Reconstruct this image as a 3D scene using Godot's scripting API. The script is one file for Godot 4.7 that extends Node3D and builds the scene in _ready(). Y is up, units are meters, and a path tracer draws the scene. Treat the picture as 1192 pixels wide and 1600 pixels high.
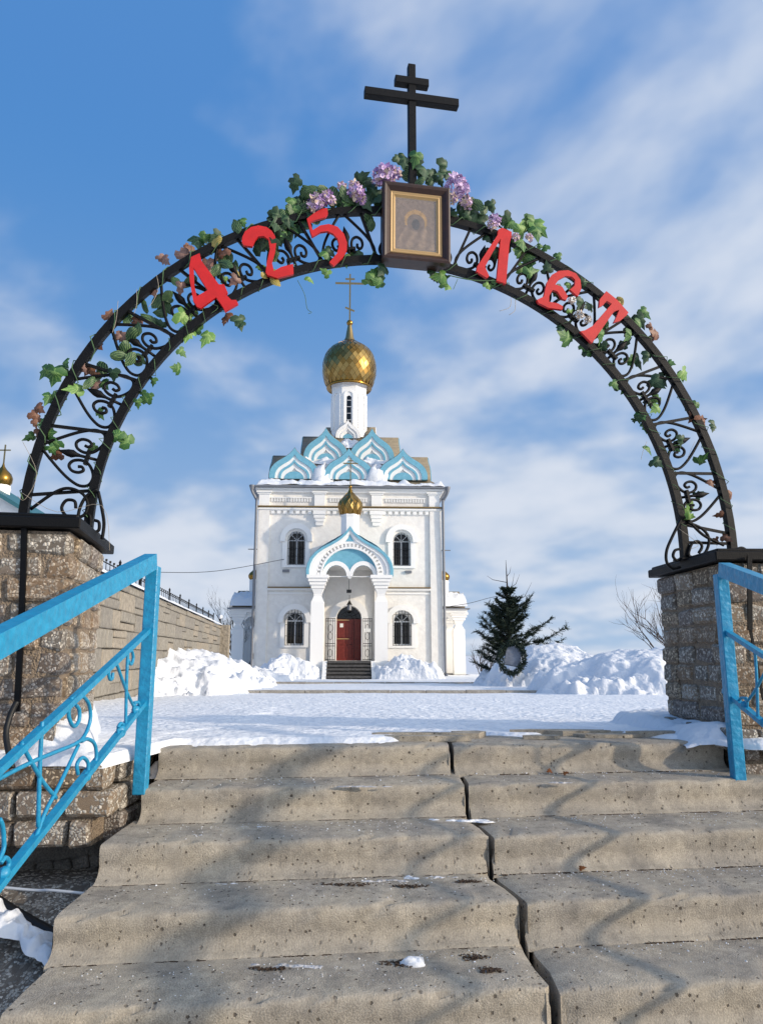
extends Node3D
# A hilltop church seen through an iron garden arch at the head of old concrete stairs, in snow.

const FOCAL := 1150.0            # focal length in photo pixels (1192 x 1600)
const EYE := Vector3(0, 0.485, 0)
const PITCH := deg_to_rad(11.0)
const SUN_FROM := Vector3(0.9, 0.285, 0.39)
const GATE_TURN := deg_to_rad(10.4)
const GATE := Vector3(0.16, 1.174, -4.4)   # centre of the arch's circle

var M := {}
var rng := RandomNumberGenerator.new()
var gate_along := Vector3(cos(GATE_TURN), 0, -sin(GATE_TURN))
var gate_front := Vector3(sin(GATE_TURN), 0, cos(GATE_TURN))
var shapes := {}


# ---------------------------------------------------------------- mesh building
class MB:
	var st := SurfaceTool.new()
	var xf := Transform3D()

	func _init():
		st.begin(Mesh.PRIMITIVE_TRIANGLES)
		st.set_smooth_group(-1)

	func smooth(on := true) -> MB:
		st.set_smooth_group(0 if on else -1)
		return self

	func tri(a: Vector3, b: Vector3, c: Vector3):
		st.add_vertex(xf * a)
		st.add_vertex(xf * c)
		st.add_vertex(xf * b)

	func quad(a: Vector3, b: Vector3, c: Vector3, d: Vector3):
		tri(a, b, c)
		tri(a, c, d)

	func box(c: Vector3, s: Vector3, b := Basis()) -> MB:
		var h := s * 0.5
		var p := []
		for i in 8:
			p.append(c + b * Vector3(h.x * (1 if i & 1 else -1), h.y * (1 if i & 2 else -1), h.z * (1 if i & 4 else -1)))
		quad(p[4], p[5], p[7], p[6])
		quad(p[1], p[0], p[2], p[3])
		quad(p[5], p[1], p[3], p[7])
		quad(p[0], p[4], p[6], p[2])
		quad(p[6], p[7], p[3], p[2])
		quad(p[0], p[1], p[5], p[4])
		return self

	func span(a: Vector3, b: Vector3) -> MB:      # a box from corner to corner
		return box((a + b) * 0.5, (b - a).abs())

	func cbox(c: Vector3, s: Vector3, ch: float, b := Basis(), jit := 0.0, rg: RandomNumberGenerator = null) -> MB:
		# a box with chamfered edges; each corner is three vertices
		var h := s * 0.5
		var v := {}
		for i in 8:
			var sg := Vector3(1 if i & 1 else -1, 1 if i & 2 else -1, 1 if i & 4 else -1)
			var off := Vector3.ZERO
			if jit > 0.0:
				off = Vector3(rg.randf_range(-jit, jit), rg.randf_range(-jit, jit), rg.randf_range(-jit, jit))
			for ax in 3:
				var q := h - Vector3(ch, ch, ch)
				q[ax] = h[ax]
				v[i * 3 + ax] = c + b * (q * sg + off)
		for ax in 3:
			var u := (ax + 1) % 3
			var w := (ax + 2) % 3
			for sgn in 2:
				var base: int = (1 << ax) * sgn
				var a0: int = base
				var a1: int = base | (1 << u)
				var a2: int = base | (1 << u) | (1 << w)
				var a3: int = base | (1 << w)
				if sgn == 1:
					quad(v[a0 * 3 + ax], v[a1 * 3 + ax], v[a2 * 3 + ax], v[a3 * 3 + ax])
				else:
					quad(v[a0 * 3 + ax], v[a3 * 3 + ax], v[a2 * 3 + ax], v[a1 * 3 + ax])
			# edges along axis ax
			for k in 4:
				var e0: int = ((1 << u) if k & 1 else 0) | ((1 << w) if k & 2 else 0)
				var e1: int = e0 | (1 << ax)
				if (k == 0) or (k == 3):
					quad(v[e0 * 3 + u], v[e0 * 3 + w], v[e1 * 3 + w], v[e1 * 3 + u])
				else:
					quad(v[e0 * 3 + w], v[e0 * 3 + u], v[e1 * 3 + u], v[e1 * 3 + w])
		for i in 8:
			var odd := ((i & 1) + ((i >> 1) & 1) + ((i >> 2) & 1)) % 2 == 1
			if odd:
				tri(v[i * 3], v[i * 3 + 1], v[i * 3 + 2])
			else:
				tri(v[i * 3], v[i * 3 + 2], v[i * 3 + 1])
		return self

	func tube(pts: Array, r, sides := 6, caps := true) -> MB:
		# r: a radius or an array of radii
		var n := pts.size()
		var t0: Vector3 = (pts[1] - pts[0]).normalized()
		var nrm := t0.cross(Vector3.UP if absf(t0.y) < 0.9 else Vector3.RIGHT).normalized()
		var rings := []
		for i in n:
			var t: Vector3 = (pts[mini(i + 1, n - 1)] - pts[maxi(i - 1, 0)]).normalized()
			nrm = (nrm - t * nrm.dot(t)).normalized()
			var bn := t.cross(nrm)
			var rad: float = r[i] if r is Array else r
			var ring := []
			for k in sides:
				var an := TAU * k / sides
				ring.append(pts[i] + (nrm * cos(an) + bn * sin(an)) * rad)
			rings.append(ring)
		for i in n - 1:
			for k in sides:
				var k2 := (k + 1) % sides
				quad(rings[i][k], rings[i][k2], rings[i + 1][k2], rings[i + 1][k])
		if caps:
			for k in range(1, sides - 1):
				tri(rings[0][0], rings[0][k + 1], rings[0][k])
				tri(rings[n - 1][0], rings[n - 1][k], rings[n - 1][k + 1])
		return self

	func bar(pts: Array, side: Vector3, w: float, d: float) -> MB:
		# a rectangular bar: d along side, w across it
		var n := pts.size()
		var rings := []
		for i in n:
			var t: Vector3 = (pts[mini(i + 1, n - 1)] - pts[maxi(i - 1, 0)]).normalized()
			var s := (side - t * side.dot(t)).normalized()
			var o := t.cross(s)
			rings.append([pts[i] + s * d / 2 + o * w / 2, pts[i] - s * d / 2 + o * w / 2, pts[i] - s * d / 2 - o * w / 2, pts[i] + s * d / 2 - o * w / 2])
		for i in n - 1:
			for k in 4:
				var k2 := (k + 1) % 4
				quad(rings[i][k], rings[i][k2], rings[i + 1][k2], rings[i + 1][k])
		quad(rings[0][3], rings[0][2], rings[0][1], rings[0][0])
		quad(rings[n - 1][0], rings[n - 1][1], rings[n - 1][2], rings[n - 1][3])
		return self

	func lathe(prof: Array, n: int, c := Vector3.ZERO, turn := 0.0) -> MB:
		# prof: Vector2(radius, y) from the bottom up
		for i in prof.size() - 1:
			for k in n:
				var a := TAU * k / n + turn
				var b := TAU * (k + 1) / n + turn
				var p: Vector2 = prof[i]
				var q: Vector2 = prof[i + 1]
				var A := c + Vector3(sin(a) * p.x, p.y, cos(a) * p.x)
				var B := c + Vector3(sin(b) * p.x, p.y, cos(b) * p.x)
				var C := c + Vector3(sin(b) * q.x, q.y, cos(b) * q.x)
				var D := c + Vector3(sin(a) * q.x, q.y, cos(a) * q.x)
				if p.x > 1e-5:
					tri(A, B, C)
				if q.x > 1e-5:
					tri(A, C, D)
		return self

	func prism(poly: PackedVector2Array, z0: float, z1: float) -> MB:
		# extrude a simple polygon (x, y) from z0 (back) to z1 (front)
		var p := poly.duplicate()
		if Geometry2D.is_polygon_clockwise(p):
			p.reverse()
		var ids := Geometry2D.triangulate_polygon(p)
		for i in range(0, ids.size(), 3):
			var a := p[ids[i]]
			var b := p[ids[i + 1]]
			var c := p[ids[i + 2]]
			if (b - a).cross(c - a) < 0:
				var sw := b
				b = c
				c = sw
			tri(Vector3(a.x, a.y, z1), Vector3(b.x, b.y, z1), Vector3(c.x, c.y, z1))
			tri(Vector3(a.x, a.y, z0), Vector3(c.x, c.y, z0), Vector3(b.x, b.y, z0))
		for i in p.size():
			var a := p[i]
			var b := p[(i + 1) % p.size()]
			quad(Vector3(a.x, a.y, z0), Vector3(b.x, b.y, z0), Vector3(b.x, b.y, z1), Vector3(a.x, a.y, z1))
		return self

	func band(outer: PackedVector2Array, inner: PackedVector2Array, z0: float, z1: float) -> MB:
		# the strip between two open lines of equally many points, outer left to right over the top
		for i in outer.size() - 1:
			var o0 := outer[i]
			var o1 := outer[i + 1]
			var n0 := inner[i]
			var n1 := inner[i + 1]
			quad(Vector3(o0.x, o0.y, z1), Vector3(n0.x, n0.y, z1), Vector3(n1.x, n1.y, z1), Vector3(o1.x, o1.y, z1))
			quad(Vector3(n0.x, n0.y, z0), Vector3(o0.x, o0.y, z0), Vector3(o1.x, o1.y, z0), Vector3(n1.x, n1.y, z0))
			quad(Vector3(o0.x, o0.y, z0), Vector3(o0.x, o0.y, z1), Vector3(o1.x, o1.y, z1), Vector3(o1.x, o1.y, z0))
			quad(Vector3(n0.x, n0.y, z1), Vector3(n0.x, n0.y, z0), Vector3(n1.x, n1.y, z0), Vector3(n1.x, n1.y, z1))
		for e in [0, outer.size() - 1]:
			var o := outer[e]
			var q := inner[e]
			if e == 0:
				quad(Vector3(q.x, q.y, z0), Vector3(q.x, q.y, z1), Vector3(o.x, o.y, z1), Vector3(o.x, o.y, z0))
			else:
				quad(Vector3(o.x, o.y, z0), Vector3(o.x, o.y, z1), Vector3(q.x, q.y, z1), Vector3(q.x, q.y, z0))
		return self

	func done() -> ArrayMesh:
		st.generate_normals()
		return st.commit()


func field(nx: int, nz: int, at: Callable) -> ArrayMesh:
	# a smooth sheet: at(u, v) gives a point, u from left to right and v from near to far
	var v := PackedVector3Array()
	var nn := PackedVector3Array()
	var id := PackedInt32Array()
	for j in nz + 1:
		for i in nx + 1:
			v.append(at.call(float(i) / nx, float(j) / nz))
	var w := nx + 1
	for j in nz + 1:
		for i in nx + 1:
			var dx := v[j * w + mini(i + 1, nx)] - v[j * w + maxi(i - 1, 0)]
			var dz := v[mini(j + 1, nz) * w + i] - v[maxi(j - 1, 0) * w + i]
			nn.append(dx.cross(dz).normalized())
	for j in nz:
		for i in nx:
			var a := j * w + i
			id.append_array([a, a + w, a + 1, a + 1, a + w, a + w + 1])
	var arr := []
	arr.resize(Mesh.ARRAY_MAX)
	arr[Mesh.ARRAY_VERTEX] = v
	arr[Mesh.ARRAY_NORMAL] = nn
	arr[Mesh.ARRAY_INDEX] = id
	var m := ArrayMesh.new()
	m.add_surface_from_arrays(Mesh.PRIMITIVE_TRIANGLES, arr)
	return m


# ---------------------------------------------------------------- naming
var taken := {}

func numbered(called: String) -> String:
	var n: int = taken.get(called, 0)
	taken[called] = n + 1
	return called if n == 0 else "%s_%03d" % [called, n]

func thing(called: String, label: String, category: String, group := "", at := Vector3.ZERO, turn := 0.0) -> Node3D:
	var o := Node3D.new()
	o.name = numbered(called)
	add_child(o)
	o.position = at
	o.rotation.y = turn
	tag(o, label, category, group)
	return o

func tag(o: Node, label: String, category: String, group := ""):
	o.set_meta("label", label)
	o.set_meta("category", category)
	if group:
		o.set_meta("group", group)

func part(parent: Node, called: String, mesh: Mesh, mat: Material) -> MeshInstance3D:
	var o := MeshInstance3D.new()
	o.name = called
	o.mesh = mesh
	o.material_override = mat
	parent.add_child(o, true)
	return o

func setting(called: String, mesh: Mesh, mat: Material) -> MeshInstance3D:
	var o := MeshInstance3D.new()
	o.name = numbered(called)
	o.mesh = mesh
	o.material_override = mat
	o.set_meta("kind", "structure")
	add_child(o)
	return o


# ---------------------------------------------------------------- from the photo's pixels to directions
func ray(px: float, py: float) -> Vector3:
	var u := (px - 596.0) / FOCAL
	var v := (800.0 - py) / FOCAL
	return Vector3(u, v * cos(PITCH) + sin(PITCH), -(cos(PITCH) - v * sin(PITCH)))

func on_gate(px: float, py: float, off := 0.0) -> Vector3:
	var d := ray(px, py)
	return EYE + d * (((GATE - EYE).dot(gate_front) + off) / d.dot(gate_front))

func on_x(px: float, py: float, x: float) -> Vector3:
	var d := ray(px, py)
	return EYE + d * (x / d.x)

func on_y(px: float, py: float, y: float) -> Vector3:
	var d := ray(px, py)
	return EYE + d * ((y - EYE.y) / d.y)

func on_z(px: float, py: float, z: float) -> Vector3:
	var d := ray(px, py)
	return EYE + d * (z / d.z)

func gate_at(s: float, y: float, off := 0.0) -> Vector3:
	return GATE + gate_along * s + Vector3.UP * y + gate_front * off

func polar(deg: float, r: float, off := 0.0) -> Vector3:
	return gate_at(cos(deg_to_rad(deg)) * r, sin(deg_to_rad(deg)) * r, off)

func curve(pts: Array, steps := 5) -> Array:
	# Catmull-Rom through the points
	var out := []
	var n := pts.size()
	for i in n - 1:
		var p0 = pts[maxi(i - 1, 0)]
		var p1 = pts[i]
		var p2 = pts[i + 1]
		var p3 = pts[mini(i + 2, n - 1)]
		for k in steps:
			var t := float(k) / steps
			out.append(0.5 * ((2.0 * p1) + (p2 - p0) * t + (2.0 * p0 - 5.0 * p1 + 4.0 * p2 - p3) * t * t + (3.0 * p1 - p0 - 3.0 * p2 + p3) * t * t * t))
	out.append(pts[n - 1])
	return out


# ---------------------------------------------------------------- textures
func noise_bytes(size: int, seed_: int, freq: float, octaves := 4, kind := FastNoiseLite.TYPE_SIMPLEX_SMOOTH, ret := FastNoiseLite.RETURN_DISTANCE) -> PackedByteArray:
	var n := FastNoiseLite.new()
	n.seed = seed_
	n.noise_type = kind
	n.frequency = freq
	n.cellular_return_type = ret
	n.fractal_octaves = octaves
	if octaves <= 1:
		n.fractal_type = FastNoiseLite.FRACTAL_NONE
	var im := n.get_seamless_image(size, size)
	im.convert(Image.FORMAT_L8)
	return im.get_data()

func texture_rgb(size: int, data: PackedByteArray) -> ImageTexture:
	var im := Image.create_from_data(size, size, false, Image.FORMAT_RGB8, data)
	im.generate_mipmaps()
	return ImageTexture.create_from_image(im)

func texture_grey(size: int, data: PackedByteArray) -> ImageTexture:
	var im := Image.create_from_data(size, size, false, Image.FORMAT_L8, data)
	return ImageTexture.create_from_image(im)

func mat(srgb: Color, rough := 0.8, metal := 0.0) -> StandardMaterial3D:
	var m := StandardMaterial3D.new()
	m.albedo_color = srgb
	m.roughness = rough
	m.metallic = metal
	return m

func relief(m: StandardMaterial3D, tex: Texture2D, cm: float, per_metre: float):
	m.heightmap_enabled = true
	m.heightmap_texture = tex
	m.heightmap_scale = cm
	triplanar(m, per_metre)

func triplanar(m: StandardMaterial3D, per_metre: float):
	m.uv1_triplanar = true
	m.uv1_world_triplanar = true
	m.uv1_scale = Vector3.ONE * per_metre

func blotches(size: int, seed_: int, lo: Color, hi: Color, f1 := 0.006, f2 := 0.08, amount := 0.25) -> ImageTexture:
	# two scales of patches between two colours
	var a := noise_bytes(size, seed_, f1, 4)
	var b := noise_bytes(size, seed_ + 1, f2, 3)
	var out := PackedByteArray()
	out.resize(size * size * 3)
	for i in size * size:
		var t := a[i] / 255.0
		var k := 1.0 + (b[i] / 255.0 - 0.5) * amount
		out[i * 3] = clampi(int((lo.r + (hi.r - lo.r) * t) * k * 255), 0, 255)
		out[i * 3 + 1] = clampi(int((lo.g + (hi.g - lo.g) * t) * k * 255), 0, 255)
		out[i * 3 + 2] = clampi(int((lo.b + (hi.b - lo.b) * t) * k * 255), 0, 255)
	return texture_rgb(size, out)

func make_materials():
	var fine := texture_grey(512, noise_bytes(512, 11, 0.06, 4))
	var coarse := texture_grey(512, noise_bytes(512, 12, 0.012, 4))
	# concrete of the stairs: sandy, with pits and stains
	var S := 2048
	var a := noise_bytes(S, 21, 0.0028, 4)
	var stain := noise_bytes(S, 26, 0.005, 5)
	var b := noise_bytes(S, 22, 0.3, 2)
	var c := noise_bytes(S, 23, 0.036, 1, FastNoiseLite.TYPE_CELLULAR)
	var cv := noise_bytes(S, 23, 0.036, 1, FastNoiseLite.TYPE_CELLULAR, FastNoiseLite.RETURN_CELL_VALUE)
	var d := noise_bytes(S, 24, 0.02, 4)
	var e := noise_bytes(S, 25, 0.11, 3)
	var col := PackedByteArray()
	var hgt := PackedByteArray()
	col.resize(S * S * 3)
	hgt.resize(S * S)
	for i in S * S:
		var t := a[i] / 255.0
		var k := 0.86 + 0.28 * b[i] / 255.0 + 0.20 * (d[i] / 255.0 - 0.5) + 0.34 * (e[i] / 255.0 - 0.5)
		if stain[i] > 150:      # darker damp patches
			k *= 1.0 - 0.08 * minf((stain[i] - 150) / 26.0, 1.0)
		elif stain[i] < 84:     # paler lime bloom
			k *= 1.0 + 0.07 * minf((84 - stain[i]) / 26.0, 1.0)
		var pit: bool = cv[i] > 206 and c[i] + (b[i] - 128) / 5 + (d[i] - 128) / 6 < 14 + ((cv[i] * 5) % 32)
		var r := 176.0 - 36.0 * t
		var g := 165.0 - 31.0 * t
		var bl := 146.0 - 21.0 * t
		if pit:
			r = 72.0
			g = 63.0
			bl = 54.0
		col[i * 3] = clampi(int(r * k), 0, 255)
		col[i * 3 + 1] = clampi(int(g * k), 0, 255)
		col[i * 3 + 2] = clampi(int(bl * k), 0, 255)
		hgt[i] = 0 if pit else clampi(90 + b[i] / 4 + e[i] / 4 + d[i] / 8, 0, 255)
	M.concrete = mat(Color.WHITE, 0.92)
	M.concrete.albedo_texture = texture_rgb(S, col)
	relief(M.concrete, texture_grey(S, hgt), 0.75, 0.5)
	M.old_concrete = mat(Color.WHITE, 0.95)
	M.old_concrete.albedo_texture = blotches(512, 31, Color(0.33, 0.32, 0.30), Color(0.50, 0.48, 0.45), 0.01, 0.15, 0.5)
	relief(M.old_concrete, fine, 1.2, 1.2)
	# bricks with a face of marble chips
	S = 1024
	var e1 := noise_bytes(S, 41, 0.034, 1, FastNoiseLite.TYPE_CELLULAR, FastNoiseLite.RETURN_DISTANCE2_SUB)
	var v1 := noise_bytes(S, 41, 0.034, 1, FastNoiseLite.TYPE_CELLULAR, FastNoiseLite.RETURN_CELL_VALUE)
	var g1 := noise_bytes(S, 43, 0.15, 3)
	var l1 := noise_bytes(S, 44, 0.006, 3)
	for tone in 3:
		col.resize(S * S * 3)
		hgt.resize(S * S)
		var bed: Color = [Color(0.47, 0.42, 0.37), Color(0.42, 0.385, 0.345), Color(0.52, 0.45, 0.37)][tone]
		var lim: int = [82, 104, 92][tone]
		for i in S * S:
			var chip: bool = v1[i] > lim - (l1[i] - 128) / 2 and e1[i] > 30
			var k := 0.8 + 0.4 * g1[i] / 255.0
			if chip:
				var w := 0.46 + 0.44 * ((v1[i] * 7) % 64) / 64.0
				col[i * 3] = clampi(int(w * 255 * (0.9 + 0.1 * k)), 0, 255)
				col[i * 3 + 1] = clampi(int(w * 0.965 * 255 * (0.9 + 0.1 * k)), 0, 255)
				col[i * 3 + 2] = clampi(int(w * 0.90 * 255 * (0.9 + 0.1 * k)), 0, 255)
				hgt[i] = clampi(150 + (e1[i] - 30) / 2, 0, 255)
			else:
				col[i * 3] = clampi(int(bed.r * k * 255), 0, 255)
				col[i * 3 + 1] = clampi(int(bed.g * k * 255), 0, 255)
				col[i * 3 + 2] = clampi(int(bed.b * k * 255), 0, 255)
				hgt[i] = clampi(40 + g1[i] / 3, 0, 255)
		var bm := mat(Color.WHITE, 0.85)
		bm.albedo_texture = texture_rgb(S, col)
		relief(bm, texture_grey(S, hgt), 0.9, 1.9)
		M["brick%d" % tone] = bm
		var bm2 := bm.duplicate()
		bm2.albedo_color = [Color(0.86, 0.85, 0.86), Color(1.0, 0.94, 0.86), Color(0.92, 0.88, 0.84)][tone]
		M["brick%d" % (tone + 3)] = bm2
	M.mortar = mat(Color.WHITE, 0.95)
	M.mortar.albedo_texture = blotches(512, 51, Color(0.45, 0.40, 0.34), Color(0.60, 0.53, 0.45), 0.02, 0.15, 0.4)
	relief(M.mortar, fine, 1.5, 2.0)
	# snow
	M.snow = mat(Color(0.875, 0.885, 0.90), 0.75)
	relief(M.snow, texture_grey(512, noise_bytes(512, 61, 0.02, 5)), 1.6, 0.9)
	M.trodden = mat(Color.WHITE, 0.7)
	M.trodden.albedo_texture = blotches(1024, 63, Color(0.87, 0.88, 0.895), Color(0.965, 0.97, 0.975), 0.006, 0.06, 0.08)
	relief(M.trodden, texture_grey(512, noise_bytes(512, 62, 0.03, 5)), 1.6, 0.55)
	M.grey_ice = mat(Color.WHITE, 0.45)
	M.grey_ice.albedo_texture = blotches(512, 65, Color(0.62, 0.60, 0.58), Color(0.86, 0.87, 0.89), 0.012, 0.1, 0.2)
	relief(M.grey_ice, fine, 0.8, 1.0)
	# metals and paints
	M.iron = mat(Color(0.045, 0.045, 0.05), 0.5)
	M.iron.metallic_specular = 0.3
	relief(M.iron, fine, 0.15, 6.0)
	M.cap = mat(Color(0.045, 0.045, 0.05), 0.55)
	M.cap.metallic_specular = 0.3
	relief(M.cap, fine, 0.2, 4.0)
	M.hose = mat(Color(0.035, 0.035, 0.037), 0.55)
	M.cable = mat(Color(0.72, 0.74, 0.76), 0.5)
	M.red = mat(Color.WHITE, 0.5)
	M.red.albedo_texture = blotches(512, 71, Color(0.70, 0.05, 0.05), Color(0.79, 0.08, 0.075), 0.01, 0.2, 0.12)
	triplanar(M.red, 2.0)
	M.blue = mat(Color.WHITE, 0.42)
	M.blue.albedo_texture = blotches(512, 73, Color(0.09, 0.49, 0.65), Color(0.13, 0.58, 0.745), 0.012, 0.2, 0.12)
	relief(M.blue, texture_grey(512, noise_bytes(512, 74, 0.012, 4)), 0.4, 3.0)
	M.gold = mat(Color(0.60, 0.46, 0.22), 0.24, 1.0)
	M.gold_pale = mat(Color(0.62, 0.54, 0.38), 0.35, 1.0)
	M.gold_tints = []
	for k in 4:
		M.gold_tints.append(mat([Color(0.62, 0.50, 0.29), Color(0.58, 0.46, 0.26), Color(0.65, 0.54, 0.33), Color(0.55, 0.43, 0.23)][k], [0.2, 0.26, 0.17, 0.3][k], 1.0))
	# church
	M.plaster = mat(Color.WHITE, 0.88)
	M.plaster.albedo_texture = blotches(512, 81, Color(0.885, 0.87, 0.845), Color(0.93, 0.92, 0.895), 0.008, 0.08, 0.03)
	relief(M.plaster, coarse, 0.6, 0.6)
	M.trim = mat(Color(0.93, 0.925, 0.91), 0.85)
	M.turquoise = mat(Color.WHITE, 0.75)
	M.turquoise.albedo_texture = blotches(256, 83, Color(0.39, 0.63, 0.71), Color(0.47, 0.70, 0.78), 0.02, 0.1, 0.06)
	triplanar(M.turquoise, 0.5)
	M.ledge = mat(Color(0.52, 0.43, 0.27), 0.5, 0.3)
	M.roof = mat(Color.WHITE, 0.6)
	M.roof.albedo_texture = blotches(256, 85, Color(0.42, 0.39, 0.33), Color(0.58, 0.53, 0.44), 0.02, 0.15, 0.3)
	triplanar(M.roof, 0.6)
	M.gutter = mat(Color(0.47, 0.48, 0.50), 0.5, 0.3)
	M.glass = mat(Color(0.035, 0.04, 0.05), 0.08)
	M.grille = mat(Color(0.05, 0.05, 0.055), 0.5)
	M.window_white = mat(Color(0.83, 0.84, 0.85), 0.5)
	M.door = mat(Color.WHITE, 0.45)
	M.door.albedo_texture = blotches(256, 87, Color(0.38, 0.12, 0.085), Color(0.47, 0.16, 0.11), 0.02, 0.2, 0.2)
	triplanar(M.door, 1.0)
	M.paper = mat(Color(0.9, 0.9, 0.88), 0.8)
	M.stone_step = mat(Color.WHITE, 0.7)
	M.stone_step.albedo_texture = blotches(256, 89, Color(0.22, 0.22, 0.22), Color(0.36, 0.35, 0.34), 0.03, 0.2, 0.4)
	triplanar(M.stone_step, 0.8)
	M.kerb = mat(Color.WHITE, 0.9)
	M.kerb.albedo_texture = blotches(256, 90, Color(0.50, 0.48, 0.45), Color(0.68, 0.66, 0.62), 0.02, 0.2, 0.3)
	triplanar(M.kerb, 0.5)
	# stone wall
	M.walls = []
	for k in 3:
		var wm := mat(Color.WHITE, 0.95)
		wm.albedo_texture = blotches(512, 91 + k * 3, [Color(0.47, 0.45, 0.41), Color(0.44, 0.42, 0.39), Color(0.50, 0.47, 0.42)][k], [Color(0.60, 0.575, 0.53), Color(0.57, 0.55, 0.51), Color(0.63, 0.59, 0.53)][k], 0.015, 0.12, 0.35)
		relief(wm, coarse, 3.0, 0.8)
		M.walls.append(wm)
	# plants
	M.bark = mat(Color(0.20, 0.165, 0.14), 0.9)
	M.twig = mat(Color(0.26, 0.215, 0.19), 0.9)
	M.needles = mat(Color(0.15, 0.205, 0.145), 0.8)
	M.wreath = mat(Color(0.13, 0.19, 0.14), 0.8)
	M.stone = mat(Color.WHITE, 0.6)
	M.stone.albedo_texture = blotches(256, 99, Color(0.36, 0.38, 0.42), Color(0.52, 0.54, 0.58), 0.02, 0.1, 0.2)
	triplanar(M.stone, 1.0)
	M.wire = mat(Color(0.10, 0.10, 0.11), 0.6)
	M.vine = mat(Color(0.30, 0.42, 0.27), 0.7)
	M.string = mat(Color(0.66, 0.62, 0.56), 0.8)
	M.frame_wood = mat(Color.WHITE, 0.42)
	M.frame_wood.albedo_texture = blotches(256, 101, Color(0.16, 0.095, 0.07), Color(0.25, 0.15, 0.11), 0.02, 0.2, 0.3)
	triplanar(M.frame_wood, 3.0)
	M.fillet = mat(Color(0.70, 0.58, 0.40), 0.5, 0.15)
	M.dirt = mat(Color(0.26, 0.20, 0.15), 0.95)
	M.dead_leaf = mat(Color(0.50, 0.29, 0.13), 0.9)
	M.teal_roof = mat(Color(0.20, 0.40, 0.43), 0.5)
	leaf_materials()

func leaf_material(kind: int, base: Color, light: Color) -> StandardMaterial3D:
	# kind 0: ivy with pale veins; 1: oval leaf with pale stripes; 2: plain and faded
	var S := 96
	var im := Image.create(S, S, false, Image.FORMAT_RGB8)
	var n := FastNoiseLite.new()
	n.seed = 5 + kind
	n.frequency = 0.09
	for y in S:
		for x in S:
			var u := absf(float(x) / S - 0.5)
			var v := float(y) / S
			var t := 0.0
			if kind == 0:
				var w := 0.0
				for slope in [0.45, 1.1, 2.4]:
					w = maxf(w, 1.0 - absf(v - 0.12 - u * slope) * 16.0)
				t = maxf(w, 1.0 - u * 26.0) * 0.75
			elif kind == 1:
				t = 0.5 + 0.5 * sin((u * 1.0 + 0.14 * sin(v * PI)) * 62.0)
				t = smoothstep(0.45, 0.75, t) * 0.8
			else:
				t = maxf(0.0, 1.0 - absf(fmod(v + u * 0.9, 0.2) - 0.1) * 30.0) * 0.4
			t = clampf(t + n.get_noise_2d(x, y) * 0.35, 0.0, 1.0)
			im.set_pixel(x, y, base.lerp(light, t))
	var m := mat(Color.WHITE, 0.55)
	m.albedo_texture = ImageTexture.create_from_image(im)
	m.backlight_enabled = true
	m.backlight = base.lerp(light, 0.4) * 0.35
	m.cull_mode = BaseMaterial3D.CULL_DISABLED
	return m

func leaf_materials():
	M.leaf = {
		"d": leaf_material(0, Color(0.12, 0.24, 0.14), Color(0.30, 0.41, 0.26)),
		"g": leaf_material(0, Color(0.20, 0.37, 0.17), Color(0.55, 0.66, 0.37)),
		"l": leaf_material(0, Color(0.36, 0.52, 0.24), Color(0.66, 0.74, 0.46)),
		"s": leaf_material(1, Color(0.11, 0.23, 0.13), Color(0.46, 0.56, 0.34)),
		"b": leaf_material(2, Color(0.45, 0.30, 0.22), Color(0.68, 0.53, 0.42)),
		"p": leaf_material(2, Color(0.52, 0.40, 0.36), Color(0.74, 0.62, 0.56)),
		"y": leaf_material(1, Color(0.55, 0.50, 0.22), Color(0.78, 0.70, 0.42)),
	}
	M.lilac = mat(Color(0.72, 0.60, 0.77), 0.7)
	M.lilac2 = mat(Color(0.60, 0.47, 0.68), 0.7)
	M.lilac3 = mat(Color(0.85, 0.75, 0.86), 0.7)
	M.cream = mat(Color(0.80, 0.72, 0.64), 0.7)
	for k in [M.lilac, M.lilac2, M.lilac3, M.cream]:
		k.cull_mode = BaseMaterial3D.CULL_DISABLED
		k.backlight_enabled = true
		k.backlight = k.albedo_color * 0.3


# ---------------------------------------------------------------- camera, sky, sun
func view_and_light():
	var cam := Camera3D.new()
	cam.name = "camera"
	cam.position = EYE
	cam.rotation.x = PITCH
	cam.fov = rad_to_deg(2.0 * atan(800.0 / FOCAL))
	cam.far = 6000.0
	cam.near = 0.05
	add_child(cam)
	cam.current = true
	var env := Environment.new()
	env.background_mode = Environment.BG_SKY
	env.tonemap_mode = Environment.TONE_MAPPER_LINEAR
	env.tonemap_exposure = 1.16
	env.sdfgi_enabled = true
	env.ssao_enabled = true
	env.ssil_enabled = true
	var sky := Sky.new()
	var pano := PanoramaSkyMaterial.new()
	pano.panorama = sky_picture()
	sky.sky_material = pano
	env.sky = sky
	var we := WorldEnvironment.new()
	we.name = "world_environment"
	we.environment = env
	add_child(we)
	var sun := DirectionalLight3D.new()
	sun.name = "sun"
	sun.light_energy = 0.9
	sun.light_color = Color(1.0, 0.93, 0.83)
	sun.light_angular_distance = 1.2
	sun.shadow_enabled = true
	add_child(sun)
	sun.look_at_from_position(SUN_FROM * 50.0, Vector3.ZERO)

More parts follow.
